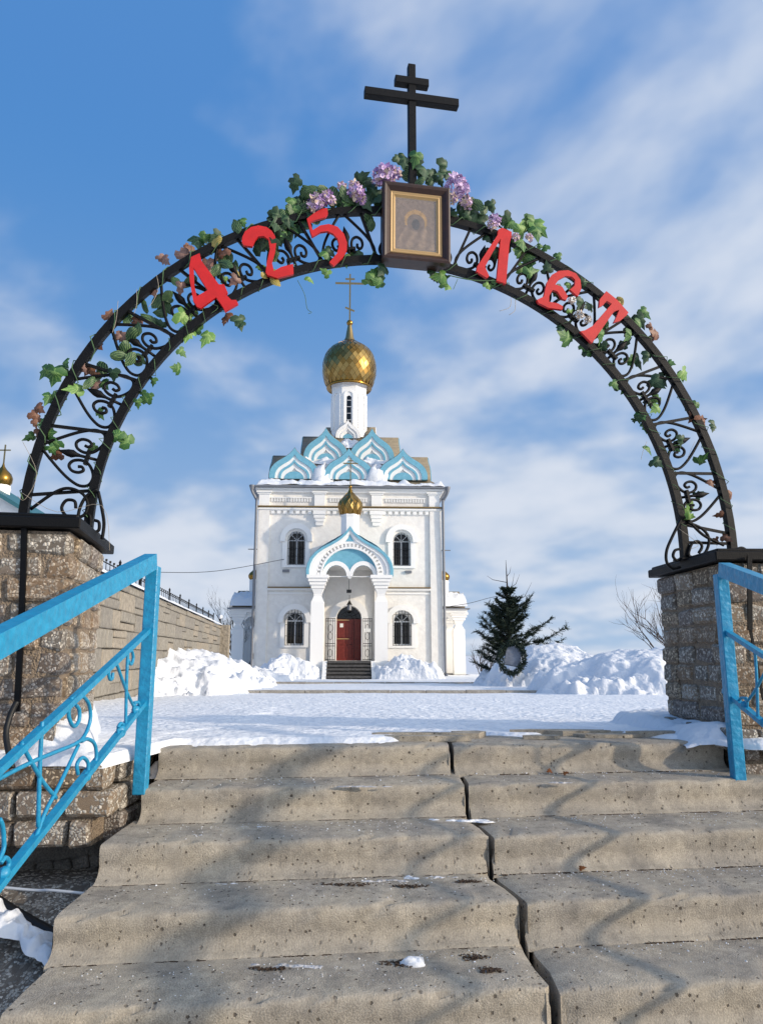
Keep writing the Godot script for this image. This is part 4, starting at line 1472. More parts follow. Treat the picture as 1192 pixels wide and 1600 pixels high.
func garlands():
	leaf_shapes()
	rng.seed = 808
	var left := thing("ivy_garland", "artificial ivy garland of light green and faded brown leaves below the numeral four", "garland")
	var L := [[85, 590, "g", 34], [70, 582, "g", 24], [75, 625, "g", 26], [92, 628, "l", 28], [115, 608, "l", 30], [57, 652, "b", 22], [64, 640, "b", 22], [73, 655, "g", 22], [45, 684, "g", 20], [63, 680, "b", 20], [82, 676, "g", 22], [85, 697, "g", 24], [88, 713, "b", 20], [56, 664, "b", 16], [192, 684, "g", 32], [180, 676, "g", 24], [158, 648, "l", 20], [143, 701, "l", 18], [137, 580, "b", 20], [131, 577, "p", 18], [160, 576, "s", 30], [155, 586, "s", 26], [148, 605, "p", 26], [165, 603, "g", 22], [140, 598, "s", 28], [178, 586, "d", 20], [154, 541, "b", 22], [150, 536, "b", 18], [172, 492, "b", 20], [176, 497, "p", 16], [186, 556, "s", 30], [197, 546, "s", 34], [206, 522, "s", 30], [216, 515, "s", 26], [200, 500, "s", 28], [192, 528, "p", 24], [212, 505, "b", 18], [232, 498, "s", 30], [226, 478, "s", 26], [248, 470, "s", 30], [262, 462, "s", 24], [240, 455, "p", 20], [252, 490, "s", 26], [290, 497, "l", 30], [293, 522, "l", 34], [322, 530, "l", 30], [306, 512, "g", 20], [285, 551, "g", 16], [273, 575, "g", 20], [240, 598, "g", 16], [225, 625, "g", 20], [234, 622, "g", 16], [216, 632, "g", 18], [238, 575, "g", 14], [260, 408, "p", 22], [252, 405, "p", 14], [289, 396, "p", 26], [297, 388, "b", 16], [310, 381, "d", 30], [300, 405, "b", 18], [335, 375, "d", 30], [325, 372, "g", 26], [338, 378, "y", 28], [342, 385, "y", 22], [345, 402, "s", 30], [352, 412, "s", 32], [330, 410, "p", 24], [338, 422, "s", 26], [358, 404, "s", 28], [366, 418, "s", 22], [350, 395, "b", 20], [322, 428, "p", 22], [345, 434, "d", 22], [375, 505, "d", 24], [356, 496, "b", 18], [376, 508, "d", 16], [365, 440, "p", 20], [350, 440, "l", 16], [372, 430, "y", 18], [220, 560, "s", 22], [205, 560, "s", 26], [296, 440, "s", 26], [282, 452, "p", 22], [275, 440, "s", 24], [262, 480, "s", 28], [250, 505, "d", 20], [120, 585, "g", 16], [104, 570, "g", 18]]
	for l in L:
		put_leaf(left, l[0], l[1], l[3], l[2])
		if rng.randf() < 0.3:
			put_leaf(left, l[0] + rng.randf_range(-9, 9), l[1] + rng.randf_range(-9, 9), l[3] * rng.randf_range(0.6, 0.9), l[2], rng.randf_range(-0.09, 0.0))
	vine_along(left, 176, 118, R_OUT, 1, 11.0)
	vine_along(left, 178, 120, R_IN, 2, 13.0, 0.0025)
	hanging(left, [[172, 860], [160, 790], [90, 800], [35, 770]], M.string, 0.0012)
	hanging(left, [[185, 470], [182, 500], [176, 520]], M.string, 0.0014)
	hanging(left, [[214, 452], [214, 475], [210, 490]], M.string, 0.0014)
	hanging(left, [[245, 430], [248, 450], [240, 470], [232, 480]], M.string, 0.0014)
	hanging(left, [[36, 690], [58, 740], [40, 780], [28, 775]], M.string, 0.0012)
	hanging(left, [[300, 470], [340, 478], [330, 490]], M.vine, 0.0016)
	rng.seed = 809
	var top := thing("leaf_garland", "thick dark green striped-leaf garland over the crown of the arch round the framed picture", "garland")
	var T := [[460, 292, "d", 24], [466, 286, "d", 18], [485, 296, "s", 28], [478, 303, "s", 26], [505, 300, "s", 30], [512, 312, "y", 24], [520, 306, "s", 34], [538, 302, "s", 30], [545, 312, "s", 28], [568, 275, "d", 28], [574, 290, "d", 32], [565, 305, "s", 26], [580, 305, "d", 30], [590, 312, "d", 26], [572, 318, "d", 26], [560, 322, "d", 22], [595, 320, "s", 26], [630, 256, "d", 28], [622, 250, "d", 18], [640, 262, "s", 30], [648, 252, "g", 30], [652, 262, "d", 26], [636, 275, "s", 28], [662, 270, "d", 28], [668, 282, "d", 24], [675, 275, "d", 22], [692, 266, "d", 34], [700, 275, "d", 22], [688, 284, "d", 20], [655, 285, "s", 24], [735, 325, "d", 26], [745, 320, "s", 28], [755, 328, "s", 30], [768, 325, "d", 24], [740, 338, "d", 24], [752, 342, "d", 26], [730, 342, "d", 24], [786, 345, "d", 30], [793, 352, "d", 22], [800, 352, "g", 22], [818, 355, "l", 34], [828, 350, "g", 26], [842, 358, "l", 34], [838, 366, "g", 26], [815, 384, "g", 28], [822, 395, "l", 22], [806, 392, "g", 20], [826, 412, "g", 40], [818, 420, "g", 26], [832, 426, "g", 28], [846, 402, "d", 22], [854, 416, "d", 22], [850, 390, "g", 18], [872, 404, "g", 18], [764, 375, "d", 18], [772, 400, "d", 24], [770, 442, "g", 20], [762, 448, "l", 16], [690, 438, "g", 24], [684, 432, "l", 24], [676, 430, "d", 18], [698, 450, "l", 14], [585, 428, "g", 28], [578, 434, "l", 24], [596, 424, "d", 22], [588, 440, "g", 20], [548, 404, "g", 24], [556, 398, "d", 20], [540, 408, "l", 20], [512, 402, "g", 22], [516, 395, "d", 22], [508, 425, "l", 18], [485, 438, "l", 16], [430, 440, "y", 26], [425, 430, "l", 20], [575, 345, "s", 30], [580, 352, "s", 22], [398, 365, "s", 28], [370, 355, "s", 26], [380, 350, "g", 20], [425, 385, "d", 24], [430, 400, "s", 26], [408, 420, "l", 16], [412, 430, "y", 14]]
	for l in T:
		put_leaf(top, l[0], l[1], l[3], l[2], rng.randf_range(-0.04, 0.05))
		if rng.randf() < 0.35:
			put_leaf(top, l[0] + rng.randf_range(-10, 10), l[1] + rng.randf_range(-9, 9), l[3] * rng.randf_range(0.65, 0.95), l[2], rng.randf_range(-0.10, 0.0))
	for k in 60:      # the thick clump between the numerals 2 and 5
		var t := rng.randf()
		put_leaf(top, lerpf(415, 488, t) + rng.randf_range(-10, 10), lerpf(372, 312, t) + rng.randf_range(-18, 24), rng.randf_range(20, 32), ["s", "s", "d", "d", "g"][rng.randi_range(0, 4)], rng.randf_range(-0.08, 0.03))
	for k in 34:      # small leaves filling in round the frame and the flowers
		var deg := rng.randf_range(70.0, 112.0)
		var pt := polar(deg, R_OUT + rng.randf_range(-0.03, 0.10), rng.randf_range(-0.07, 0.03))
		var lf := part(top, "leaf", shapes.oval if rng.randf() < 0.5 else shapes.ivy, M.leaf[["d", "s", "d", "g"][rng.randi_range(0, 3)]])
		var bb := Basis(gate_along, Vector3.UP, gate_front) * Basis(Vector3.UP, rng.randf_range(-0.9, 0.9)) * Basis(Vector3.RIGHT, rng.randf_range(-0.9, 0.6)) * Basis(Vector3.BACK, rng.randf_range(-1.4, 1.4))
		lf.transform = Transform3D(bb * Basis.from_scale(Vector3.ONE * rng.randf_range(0.09, 0.14)), pt)
	vine_along(top, 118, 62, R_OUT, 3, 12.0)
	vine_along(top, 114, 64, R_IN, 4, 9.0, 0.003)
	hanging(top, [[465, 438], [476, 460], [480, 482], [487, 488], [482, 490]], M.vine)
	hanging(top, [[700, 430], [740, 438], [785, 438]], M.vine, 0.004)
	hanging(top, [[715, 436], [708, 452]], M.vine)
	hanging(top, [[798, 465], [796, 480], [780, 486]], M.string)
	hanging(top, [[805, 468], [804, 485], [795, 492]], M.string)
	var blooms := [[495, 318, 15, 0, "ruffled lilac flower beside the top of the numeral five, larger of two"], [512, 312, 13, 0, "ruffled lilac flower over the top of the numeral five, smaller of two"], [488, 324, 9, 1, "small cream flower touching the numeral five's flag"], [556, 303, 14, 0, "lilac flower between the numeral five and the frame, biggest of its trio"], [553, 291, 9, 1, "cream flower on top of the lilac trio before the frame"], [565, 312, 9, 0, "little lilac flower hanging below the lilac trio near the frame"], [534, 292, 8, 1, "cream flower among striped leaves above the numeral five"], [600, 276, 19, 0, "largest deep lilac flower at the frame's upper corner on the numerals' side"], [615, 272, 12, 0, "lilac flower on the frame's top edge nearest the cross"], [590, 282, 10, 0, "lilac flower tucked behind the frame's corner on the numerals' side"], [712, 290, 18, 2, "large pale lilac flower at the frame's corner on the letters' side"], [722, 302, 13, 2, "pale lilac flower under the largest one on the letters' side"], [727, 318, 11, 1, "round cream flower below the pale lilac ones"], [707, 310, 9, 1, "cream flower against the frame's edge on the letters' side"], [772, 345, 10, 2, "pale lilac flower just above the pointed letter"], [805, 371, 7, 1, "small cream flower beside the pointed letter's top, nearer the letter"], [826, 372, 7, 1, "small cream flower beside the pointed letter's top, farther from the letter"], [768, 352, 8, 1, "cream flower under the pale lilac one above the pointed letter"], [905, 492, 7, 3, "faded white flower below the round-backed letter's tongue"], [918, 500, 6, 3, "faded white flower between the round-backed and the crossbar letter"], [893, 470, 6, 3, "faded white flower inside the round-backed letter"]]
	for b in blooms:
		var o := thing("artificial_flower", b[4], "flower", ["lilac flowers", "cream flowers", "pale lilac flowers", "white flowers"][b[3]])
		bloom(o, b[0], b[1], b[2], [[M.lilac, M.lilac2, M.lilac3, M.cream], [M.cream, M.lilac3], [M.lilac3, M.lilac, M.lilac3], [M.cream, M.trim]][b[3]], 110)
	rng.seed = 810
	var right := thing("ivy_garland", "sparse artificial ivy garland of green and tan leaves below the crossbar letter", "garland")
	var Rr := [[870, 458, "d", 24], [880, 525, "g", 28], [888, 530, "g", 20], [874, 515, "d", 16], [925, 550, "d", 26], [938, 528, "g", 26], [915, 545, "g", 20], [942, 545, "d", 22], [940, 512, "l", 24], [948, 508, "g", 18], [966, 600, "d", 20], [974, 610, "g", 22], [960, 602, "g", 16], [985, 566, "g", 20], [996, 566, "d", 26], [1008, 560, "d", 22], [985, 518, "d", 24], [978, 535, "d", 20], [980, 526, "g", 20], [1000, 502, "d", 26], [1007, 490, "g", 22], [993, 508, "g", 22], [1020, 520, "b", 24], [1018, 528, "p", 18], [1028, 600, "d", 30], [1034, 595, "d", 24], [1020, 627, "l", 22], [1022, 640, "l", 18], [1015, 630, "d", 18], [1003, 650, "g", 20], [1009, 668, "g", 20], [998, 655, "d", 14], [1068, 587, "l", 24], [1083, 638, "g", 22], [1076, 634, "g", 16], [1090, 660, "b", 22], [1080, 654, "b", 20], [1098, 662, "b", 16], [1013, 705, "g", 18], [1063, 690, "d", 20], [1056, 700, "g", 18], [1098, 715, "g", 26], [1027, 724, "d", 20], [1075, 795, "l", 24], [1078, 808, "l", 22], [1070, 800, "l", 18], [1110, 756, "b", 14], [1137, 775, "b", 16], [1121, 805, "b", 16], [1136, 842, "b", 18], [1118, 846, "b", 14], [1049, 568, "g", 14], [1113, 670, "d", 14], [1092, 772, "d", 16], [910, 440, "d", 20], [888, 448, "l", 16], [905, 475, "d", 20], [917, 480, "d", 18], [893, 488, "l", 18], [968, 470, "y", 18], [962, 474, "y", 16]]
	for l in Rr:
		put_leaf(right, l[0], l[1], l[3], l[2])
		if rng.randf() < 0.2:
			put_leaf(right, l[0] + rng.randf_range(-8, 8), l[1] + rng.randf_range(-9, 9), l[3] * rng.randf_range(0.6, 0.9), l[2], rng.randf_range(-0.09, 0.0))
	vine_along(right, 60, 3, R_OUT, 5, 12.0, 0.0028)
	vine_along(right, 62, 4, R_IN, 6, 14.0, 0.0025)
	hanging(right, [[1010, 690], [1004, 705], [1001, 718]], M.string, 0.0014)
	hanging(right, [[1060, 826], [1090, 850], [1078, 858]], M.string, 0.0014)
	hanging(right, [[1085, 690], [1078, 705], [1073, 718]], M.string, 0.0012)


# ---------------------------------------------------------------- blue railings
func railings():
	var X := -1.166
	var base := Vector3(X, -0.15, on_x(220, 1230, X).z)
	var root := thing("blue_railing", "bright blue painted stair railing with curled bars in front of the sunlit pillar", "railing", "painted stair railings", base)
	var rel := func(px: float, py: float) -> Vector3: return on_x(px, py, X) - base
	var h0: Vector3 = rel.call(231, 880)
	var h1: Vector3 = rel.call(0, 1003)
	var dir := (h1 - h0).normalized()
	var L := 2.75
	var side := Vector3.RIGHT
	part(root, "post", MB.new().cbox(Vector3(0, (h0.y + 0.03) / 2 - 0.03, 0), Vector3(0.062, h0.y + 0.02, 0.062), 0.004).done(), M.blue)
	part(root, "handrail", MB.new().bar([h0 - dir * 0.055, h0 + dir * 0.5, h0 + dir * 1.2, h0 + dir * L], side, 0.078, 0.062).done(), M.blue)
	var m0: Vector3 = rel.call(236, 981)
	var m1: Vector3 = rel.call(0, 1201)
	var mdir := (m1 - m0).normalized()
	part(root, "rail", MB.new().bar([m0 - mdir * 0.03, m0 + mdir * L], side, 0.024, 0.03).done(), M.blue)
	var b0: Vector3 = rel.call(233, 1088)
	var b1: Vector3 = rel.call(0, 1381)
	var bdir := (b1 - b0).normalized()
	part(root, "rail", MB.new().bar([b0 - bdir * 0.03, b0 + bdir * (L - 0.1)], side, 0.024, 0.03).done(), M.blue)
	var foot := h0 + dir * (L - 0.1)
	part(root, "post", MB.new().cbox(Vector3(0, (foot.y - 0.92) / 2, foot.z), Vector3(0.062, foot.y + 0.92, 0.062), 0.004).done(), M.blue)
	var Z := func(a: Array) -> Array:
		var out := []
		for p in a:
			out.append(rel.call(p[0] / 2.857, 860.0 + p[1] / 2.857))
		return out
	var bars := [
		[[572, 445], [566, 600], [562, 792]],
		[[572, 448], [590, 450], [596, 480], [588, 508], [577, 498], [577, 486]],
		[[520, 500], [545, 570], [575, 650], [607, 712]],
		[[520, 500], [492, 510], [487, 550], [492, 575], [502, 572], [505, 545]],
		[[600, 680], [620, 680], [626, 710], [612, 735], [600, 725], [598, 695], [606, 684]],
		[[528, 790], [540, 772], [556, 785], [556, 815], [542, 830], [530, 818], [528, 795]],
		[[318, 665], [360, 645], [398, 685], [405, 755], [380, 825], [340, 862], [250, 900], [150, 942], [0, 1018], [-160, 1110]],
		[[318, 668], [308, 735], [330, 785], [354, 760], [356, 715], [342, 692]],
		[[365, 852], [395, 842], [424, 865], [432, 915], [422, 970], [408, 995]],
		[[350, 1000], [345, 955], [370, 925], [394, 948], [392, 1005], [375, 1035]],
		[[352, 868], [270, 1040], [205, 1165], [165, 1270], [140, 1310]],
		[[0, 1200], [14, 1235], [20, 1320], [2, 1372], [-20, 1400]],
		[[5, 1395], [25, 1372], [42, 1390], [34, 1420], [18, 1432]],
	]
	for b in bars:
		part(root, "curled_bar", MB.new().smooth().tube(curve(Z.call(b), 5), 0.0075, 7).done(), M.blue)
	for c in [[607, 712], [542, 800], [385, 1010], [20, 1440]]:
		var p: Array = Z.call([c])
		part(root, "weld", MB.new().smooth().lathe([Vector2(0.0, -0.022), Vector2(0.018, -0.012), Vector2(0.021, 0.0), Vector2(0.016, 0.014), Vector2(0.0, 0.021)], 8, p[0]).done(), M.blue)
	# the same curls go on towards the lower post
	for rep in [0.86]:
		for k in [0, 2, 6, 7, 8, 9, 10]:
			var pts := []
			for p in Z.call(bars[k]):
				pts.append(p + dir * rep)
			if pts.any(func(q): return q.z > foot.z - 0.02):
				continue
			part(root, "curled_bar", MB.new().smooth().tube(curve(pts, 5), 0.0075, 7).done(), M.blue)
	var twin := root.duplicate()
	twin.name = numbered("blue_railing")
	add_child(twin)
	for bar in twin.get_children():
		if bar.name.begins_with("curled_bar") and not bar.name in ["curled_bar5", "curled_bar", "curled_bar3"]:
			twin.remove_child(bar)
			bar.free()
	twin.position = Vector3(on_z(1152, 1207, -4.12).x, -0.15, -4.12)
	tag(twin, "bright blue painted stair railing whose post stands before the shaded pillar", "railing", "painted stair railings")


# ---------------------------------------------------------------- the church
func arch_line(w: float, yb: float, ys: float, rise: float, cx := 0.0, n := 12) -> PackedVector2Array:
	# up one side, over the arch, down the other, left to right
	var out := PackedVector2Array([Vector2(cx - w, yb)])
	for i in n + 1:
		var a := PI - PI * i / n
		out.append(Vector2(cx + cos(a) * w, ys + sin(a) * rise))
	out.append(Vector2(cx + w, yb))
	return out

func opening(mb: MB, x0: float, x1: float, y0: float, y1: float, cx: float, w: float, yb: float, ys: float, rise: float, z: float, d: float):
	# a rectangle of wall with an arched opening and its reveal
	var ln := arch_line(w, yb, ys, rise, cx)
	mb.quad(Vector3(x0, y0, z), Vector3(cx - w, y0, z), Vector3(cx - w, y1, z), Vector3(x0, y1, z))
	mb.quad(Vector3(cx + w, y0, z), Vector3(x1, y0, z), Vector3(x1, y1, z), Vector3(cx + w, y1, z))
	if yb > y0 + 0.001:
		mb.quad(Vector3(cx - w, y0, z), Vector3(cx + w, y0, z), Vector3(cx + w, yb, z), Vector3(cx - w, yb, z))
	for i in range(1, ln.size() - 2):
		mb.quad(Vector3(ln[i].x, ln[i].y, z), Vector3(ln[i + 1].x, ln[i + 1].y, z), Vector3(ln[i + 1].x, y1, z), Vector3(ln[i].x, y1, z))
	for i in ln.size() - 1:
		mb.quad(Vector3(ln[i].x, ln[i].y, z), Vector3(ln[i].x, ln[i].y, z - d), Vector3(ln[i + 1].x, ln[i + 1].y, z - d), Vector3(ln[i + 1].x, ln[i + 1].y, z))
	mb.quad(Vector3(cx - w, yb, z), Vector3(cx + w, yb, z), Vector3(cx + w, yb, z - d), Vector3(cx - w, yb, z - d))

func ogee(w: float, h: float, k := 1.0) -> PackedVector2Array:
	var half := [[-0.5, 0.0], [-0.502, 0.12], [-0.488, 0.24], [-0.455, 0.36], [-0.40, 0.47], [-0.325, 0.565], [-0.24, 0.645], [-0.165, 0.72], [-0.10, 0.80], [-0.045, 0.895], [0.0, 1.0]]
	var out := PackedVector2Array()
	for p in half:
		out.append(Vector2(p[0] * w * k, p[1] * h * k))
	for i in range(half.size() - 2, -1, -1):
		out.append(Vector2(-half[i][0] * w * k, half[i][1] * h * k))
	return out

func kokoshnik(root: Node3D, c: Vector3, turn: float, w: float, h: float, deep: float, plain := false):
	# a keel-arched gable: stepped bands round a small lunette, and the barrel roof behind it
	var g := Node3D.new()
	g.name = "gable"
	root.add_child(g, true)
	g.position = c
	g.rotation.y = turn
	var steps := [[1.0, 0.77, 0.0, M.trim if plain else M.turquoise], [0.77, 0.62, -0.07, M.trim], [0.62, 0.53, -0.04, M.trim if plain else M.turquoise], [0.53, 0.36, -0.12, M.trim]]
	for s in steps:
		part(g, "band", MB.new().band(ogee(w, h, s[0]), ogee(w, h, s[1]), -0.3, s[2]).done(), s[3])
	var lun := arch_line(w * 0.2, 0.0, 0.0, h * 0.24)
	part(g, "lunette", MB.new().prism(lun, -0.26, -0.1).done(), M.turquoise)
	part(g, "tympanum", MB.new().prism(ogee(w, h, 0.36), -0.3, -0.22).done(), M.trim)
	var barrel := MB.new().smooth()
	barrel.band(ogee(w, h, 1.025), ogee(w, h, 0.98), -deep, -0.05)
	part(g, "barrel_roof", barrel.done(), M.roof)

func grille(parent: Node3D, cx: float, w: float, y0: float, y1: float, z: float, arched: bool):
	var mb := MB.new()
	var r := 0.011
	for i in 7:
		var x := cx - w + 2 * w * i / 6.0
		var top := y1 if not arched else y1 - w + sqrt(maxf(0.0, w * w - pow(x - cx, 2.0)))
		mb.tube([Vector3(x, y0, z), Vector3(x, top, z)], r, 4)
	for y in [y0 + 0.02, y0 + 0.5, (y0 + y1) * 0.5, y1 - w]:
		mb.tube([Vector3(cx - w, y, z), Vector3(cx + w, y, z)], r, 4)
	for k in 3:
		var yy := y0 + 0.26 + 0.34 * k
		for s in [-1.0, 1.0]:
			var pts := []
			for i in 9:
				var a := TAU * i / 8
				pts.append(Vector3(cx + s * w * 0.5 + cos(a) * 0.10, yy + sin(a) * 0.10, z))
			mb.tube(pts, 0.009, 4, false)
	part(parent, "grille", mb.done(), M.grille)

func church_window(root: Node3D, cx: float, w: float, yb: float, ys: float, rise: float, z: float, bulge: bool):
	var n := Node3D.new()
	n.name = "window"
	root.add_child(n, true)
	var gl := arch_line(w, yb, ys, rise, cx)
	part(n, "pane", MB.new().prism(gl, z - 0.34, z - 0.31).done(), M.glass)
	var f := MB.new()
	f.band(arch_line(w, yb, ys, rise, cx), arch_line(w - 0.06, yb, ys, rise - 0.06, cx), z - 0.31, z - 0.26)
	f.span(Vector3(cx - 0.035, yb, z - 0.31), Vector3(cx + 0.035, ys + rise * 0.1, z - 0.262))
	f.span(Vector3(cx - w, yb, z - 0.31), Vector3(cx + w, yb + 0.07, z - 0.258))
	f.span(Vector3(cx - w + 0.05, ys - 0.03, z - 0.31), Vector3(cx + w - 0.05, ys + 0.04, z - 0.264))
	for a in [0.8, PI / 2, PI - 0.8]:
		f.tube([Vector3(cx, ys, z - 0.28), Vector3(cx + cos(a) * w, ys + sin(a) * rise, z - 0.28)], 0.02, 4)
	part(n, "frame", f.done(), M.window_white)
	if bulge:
		grille(n, cx, w + 0.02, yb - 0.03, ys + rise + 0.42, z + 0.09, true)
	else:
		grille(n, cx, w, yb, ys + rise, z - 0.1, true)
	# white surround: a moulded arch with shoulders
	var s := MB.new()
	s.band(arch_line(w + 0.40, ys - 0.1, ys + 0.02, rise + 0.42, cx), arch_line(w + 0.13, ys - 0.1, ys + 0.02, rise + 0.12, cx), z, z + 0.17)
	s.span(Vector3(cx - w - 0.27, yb - 0.14, z), Vector3(cx - w - 0.02, ys - 0.1, z + 0.09))
	s.span(Vector3(cx + w + 0.02, yb - 0.14, z), Vector3(cx + w + 0.27, ys - 0.1, z + 0.09))
	s.span(Vector3(cx - w - 0.02, yb - 0.14, z), Vector3(cx + w + 0.02, yb - 0.01, z + 0.087))
	part(n, "surround", s.done(), M.trim)

func onion(root: Node3D, called: String, c: Vector3, prof: Array, around: int, rows: int) -> Node3D:
	# a gilded onion dome covered with lozenge plates, one by one
	var base := MB.new().smooth()
	var inner := []
	for p in prof:
		inner.append(Vector2(maxf(p.x - 0.02, 0.0), p.y))
	base.lathe(inner, 40, c)
	var d := part(root, called, base.done(), M.gold)
	var lens := [0.0]
	for i in range(1, prof.size()):
		lens.append(lens[-1] + (prof[i] - prof[i - 1]).length())
	var total: float = lens[-1]
	var at := func(t: float, k: float) -> Vector3:
		var s := clampf(t, 0.0, 1.0) * total
		var i := 1
		while i < prof.size() - 1 and lens[i] < s:
			i += 1
		var p: Vector2 = prof[i - 1].lerp(prof[i], clampf((s - lens[i - 1]) / maxf(lens[i] - lens[i - 1], 1e-5), 0, 1))
		var a := TAU * k / around
		return c + Vector3(sin(a) * p.x, p.y, cos(a) * p.x)
	var rest := SurfaceTool.new()
	for r in rows:
		var t0 := float(r) / (rows + 1)
		var t1 := float(r + 1) / (rows + 1)
		var t2 := float(r + 2) / (rows + 1)
		for k in around:
			var kk := k + (0.5 if r % 2 else 0.0)
			var b: Vector3 = at.call(t0, kk)
			var l: Vector3 = at.call(t1, kk - 0.5)
			var rr: Vector3 = at.call(t1, kk + 0.5)
			var u: Vector3 = at.call(t2, kk)
			var mid := (l + rr + b + u) / 4
			var out := (rr - l).cross(u - b).normalized()
			var tilt := Vector3(rng.randf_range(-0.02, 0.02), rng.randf_range(-0.02, 0.02), rng.randf_range(-0.02, 0.02))
			var f := func(p: Vector3) -> Vector3: return mid + (p - mid) * 0.965 + out * (0.018 + (p - mid).dot(tilt * 3.0))
			var mb := MB.new()
			var q := [f.call(b), f.call(rr), f.call(u), f.call(l)]
			mb.quad(q[0], q[1], q[2], q[3])
			var raw := [b, rr, u, l]
			for e in 4:
				var e2 := (e + 1) % 4
				mb.quad(raw[e] * 0.97 + mid * 0.03, raw[e2] * 0.97 + mid * 0.03, q[e2], q[e])
			if mid.z - c.z > -0.1 * prof[4].x:
				part(d, "plate", mb.done(), M.gold_tints[rng.randi_range(0, 3)])
			else:
				rest.append_from(mb.done(), 0, Transform3D())
	part(d, "rear_plates", rest.commit(), M.gold_tints[0]).set_meta("kind", "stuff")
	return d

func top_cross(root: Node3D, c: Vector3, h: float, w: float, r: float, ball: float, slant := true):
	part(root, "ball", MB.new().smooth().lathe([Vector2(0, -ball), Vector2(ball * 0.7, -ball * 0.7), Vector2(ball, 0), Vector2(ball * 0.7, ball * 0.7), Vector2(0, ball)], 14, c).done(), M.gold)
	var x := MB.new()
	x.box(c + Vector3(0, h / 2, 0), Vector3(r * 2, h, r * 2))
	x.box(c + Vector3(0, h * 0.81, 0), Vector3(w, r * 2.2, r * 1.8))
	x.box(c + Vector3(0, h * 0.90, 0), Vector3(w * 0.32, r * 1.9, r * 1.7))
	if slant:
		x.box(c + Vector3(0, h * 0.28, 0), Vector3(w * 0.34, r * 1.9, r * 1.7), Basis(Vector3.BACK, -0.4))
	part(root, "cross", x.done(), M.gold_pale)

func drum(root: Node3D, called: String, c: Vector3, r: float, h: float, detailed: bool):
	var d := MB.new()
	var k := 1.0 / cos(PI / 8)
	d.lathe([Vector2(r * 1.05 * k, 0), Vector2(r * 1.05 * k, h * 0.09), Vector2(r * k, h * 0.12), Vector2(r * k, h * 0.84), Vector2(r * 1.06 * k, h * 0.87), Vector2(r * 1.06 * k, h * 0.92), Vector2(r * 0.98 * k, h * 0.94), Vector2(r * 0.98 * k, h)], 8, c, PI / 8)
	var o := part(root, called, d.done(), M.trim)
	if not detailed:
		return
	for f in 8:
		var fr := Node3D.new()
		var basis := Basis(Vector3.UP, PI / 4 * f)
		var mb := MB.new()
		mb.xf = Transform3D(basis, c + basis * Vector3(0, 0, r))
		var w := r * 0.21
		mb.band(arch_line(w + 0.10, h * 0.17, h * 0.66, w + 0.1), arch_line(w, h * 0.17, h * 0.66, w), -0.02, 0.06)
		part(o, "niche_frame", mb.done(), M.trim)
		fr.free()
		if f % 2 == 0:
			var gl := MB.new()
			gl.xf = mb.xf
			gl.prism(arch_line(w * 0.62, h * 0.24, h * 0.62, w * 0.62), -0.02, 0.012)
			part(o, "window_pane", gl.done(), M.glass)
			var fb := MB.new()
			fb.xf = mb.xf
			for q in 4:
				fb.box(Vector3(0, h * (0.28 + 0.1 * q), 0.02), Vector3(w * 1.2, 0.03, 0.02))
			part(o, "window_bar", fb.done(), M.window_white)

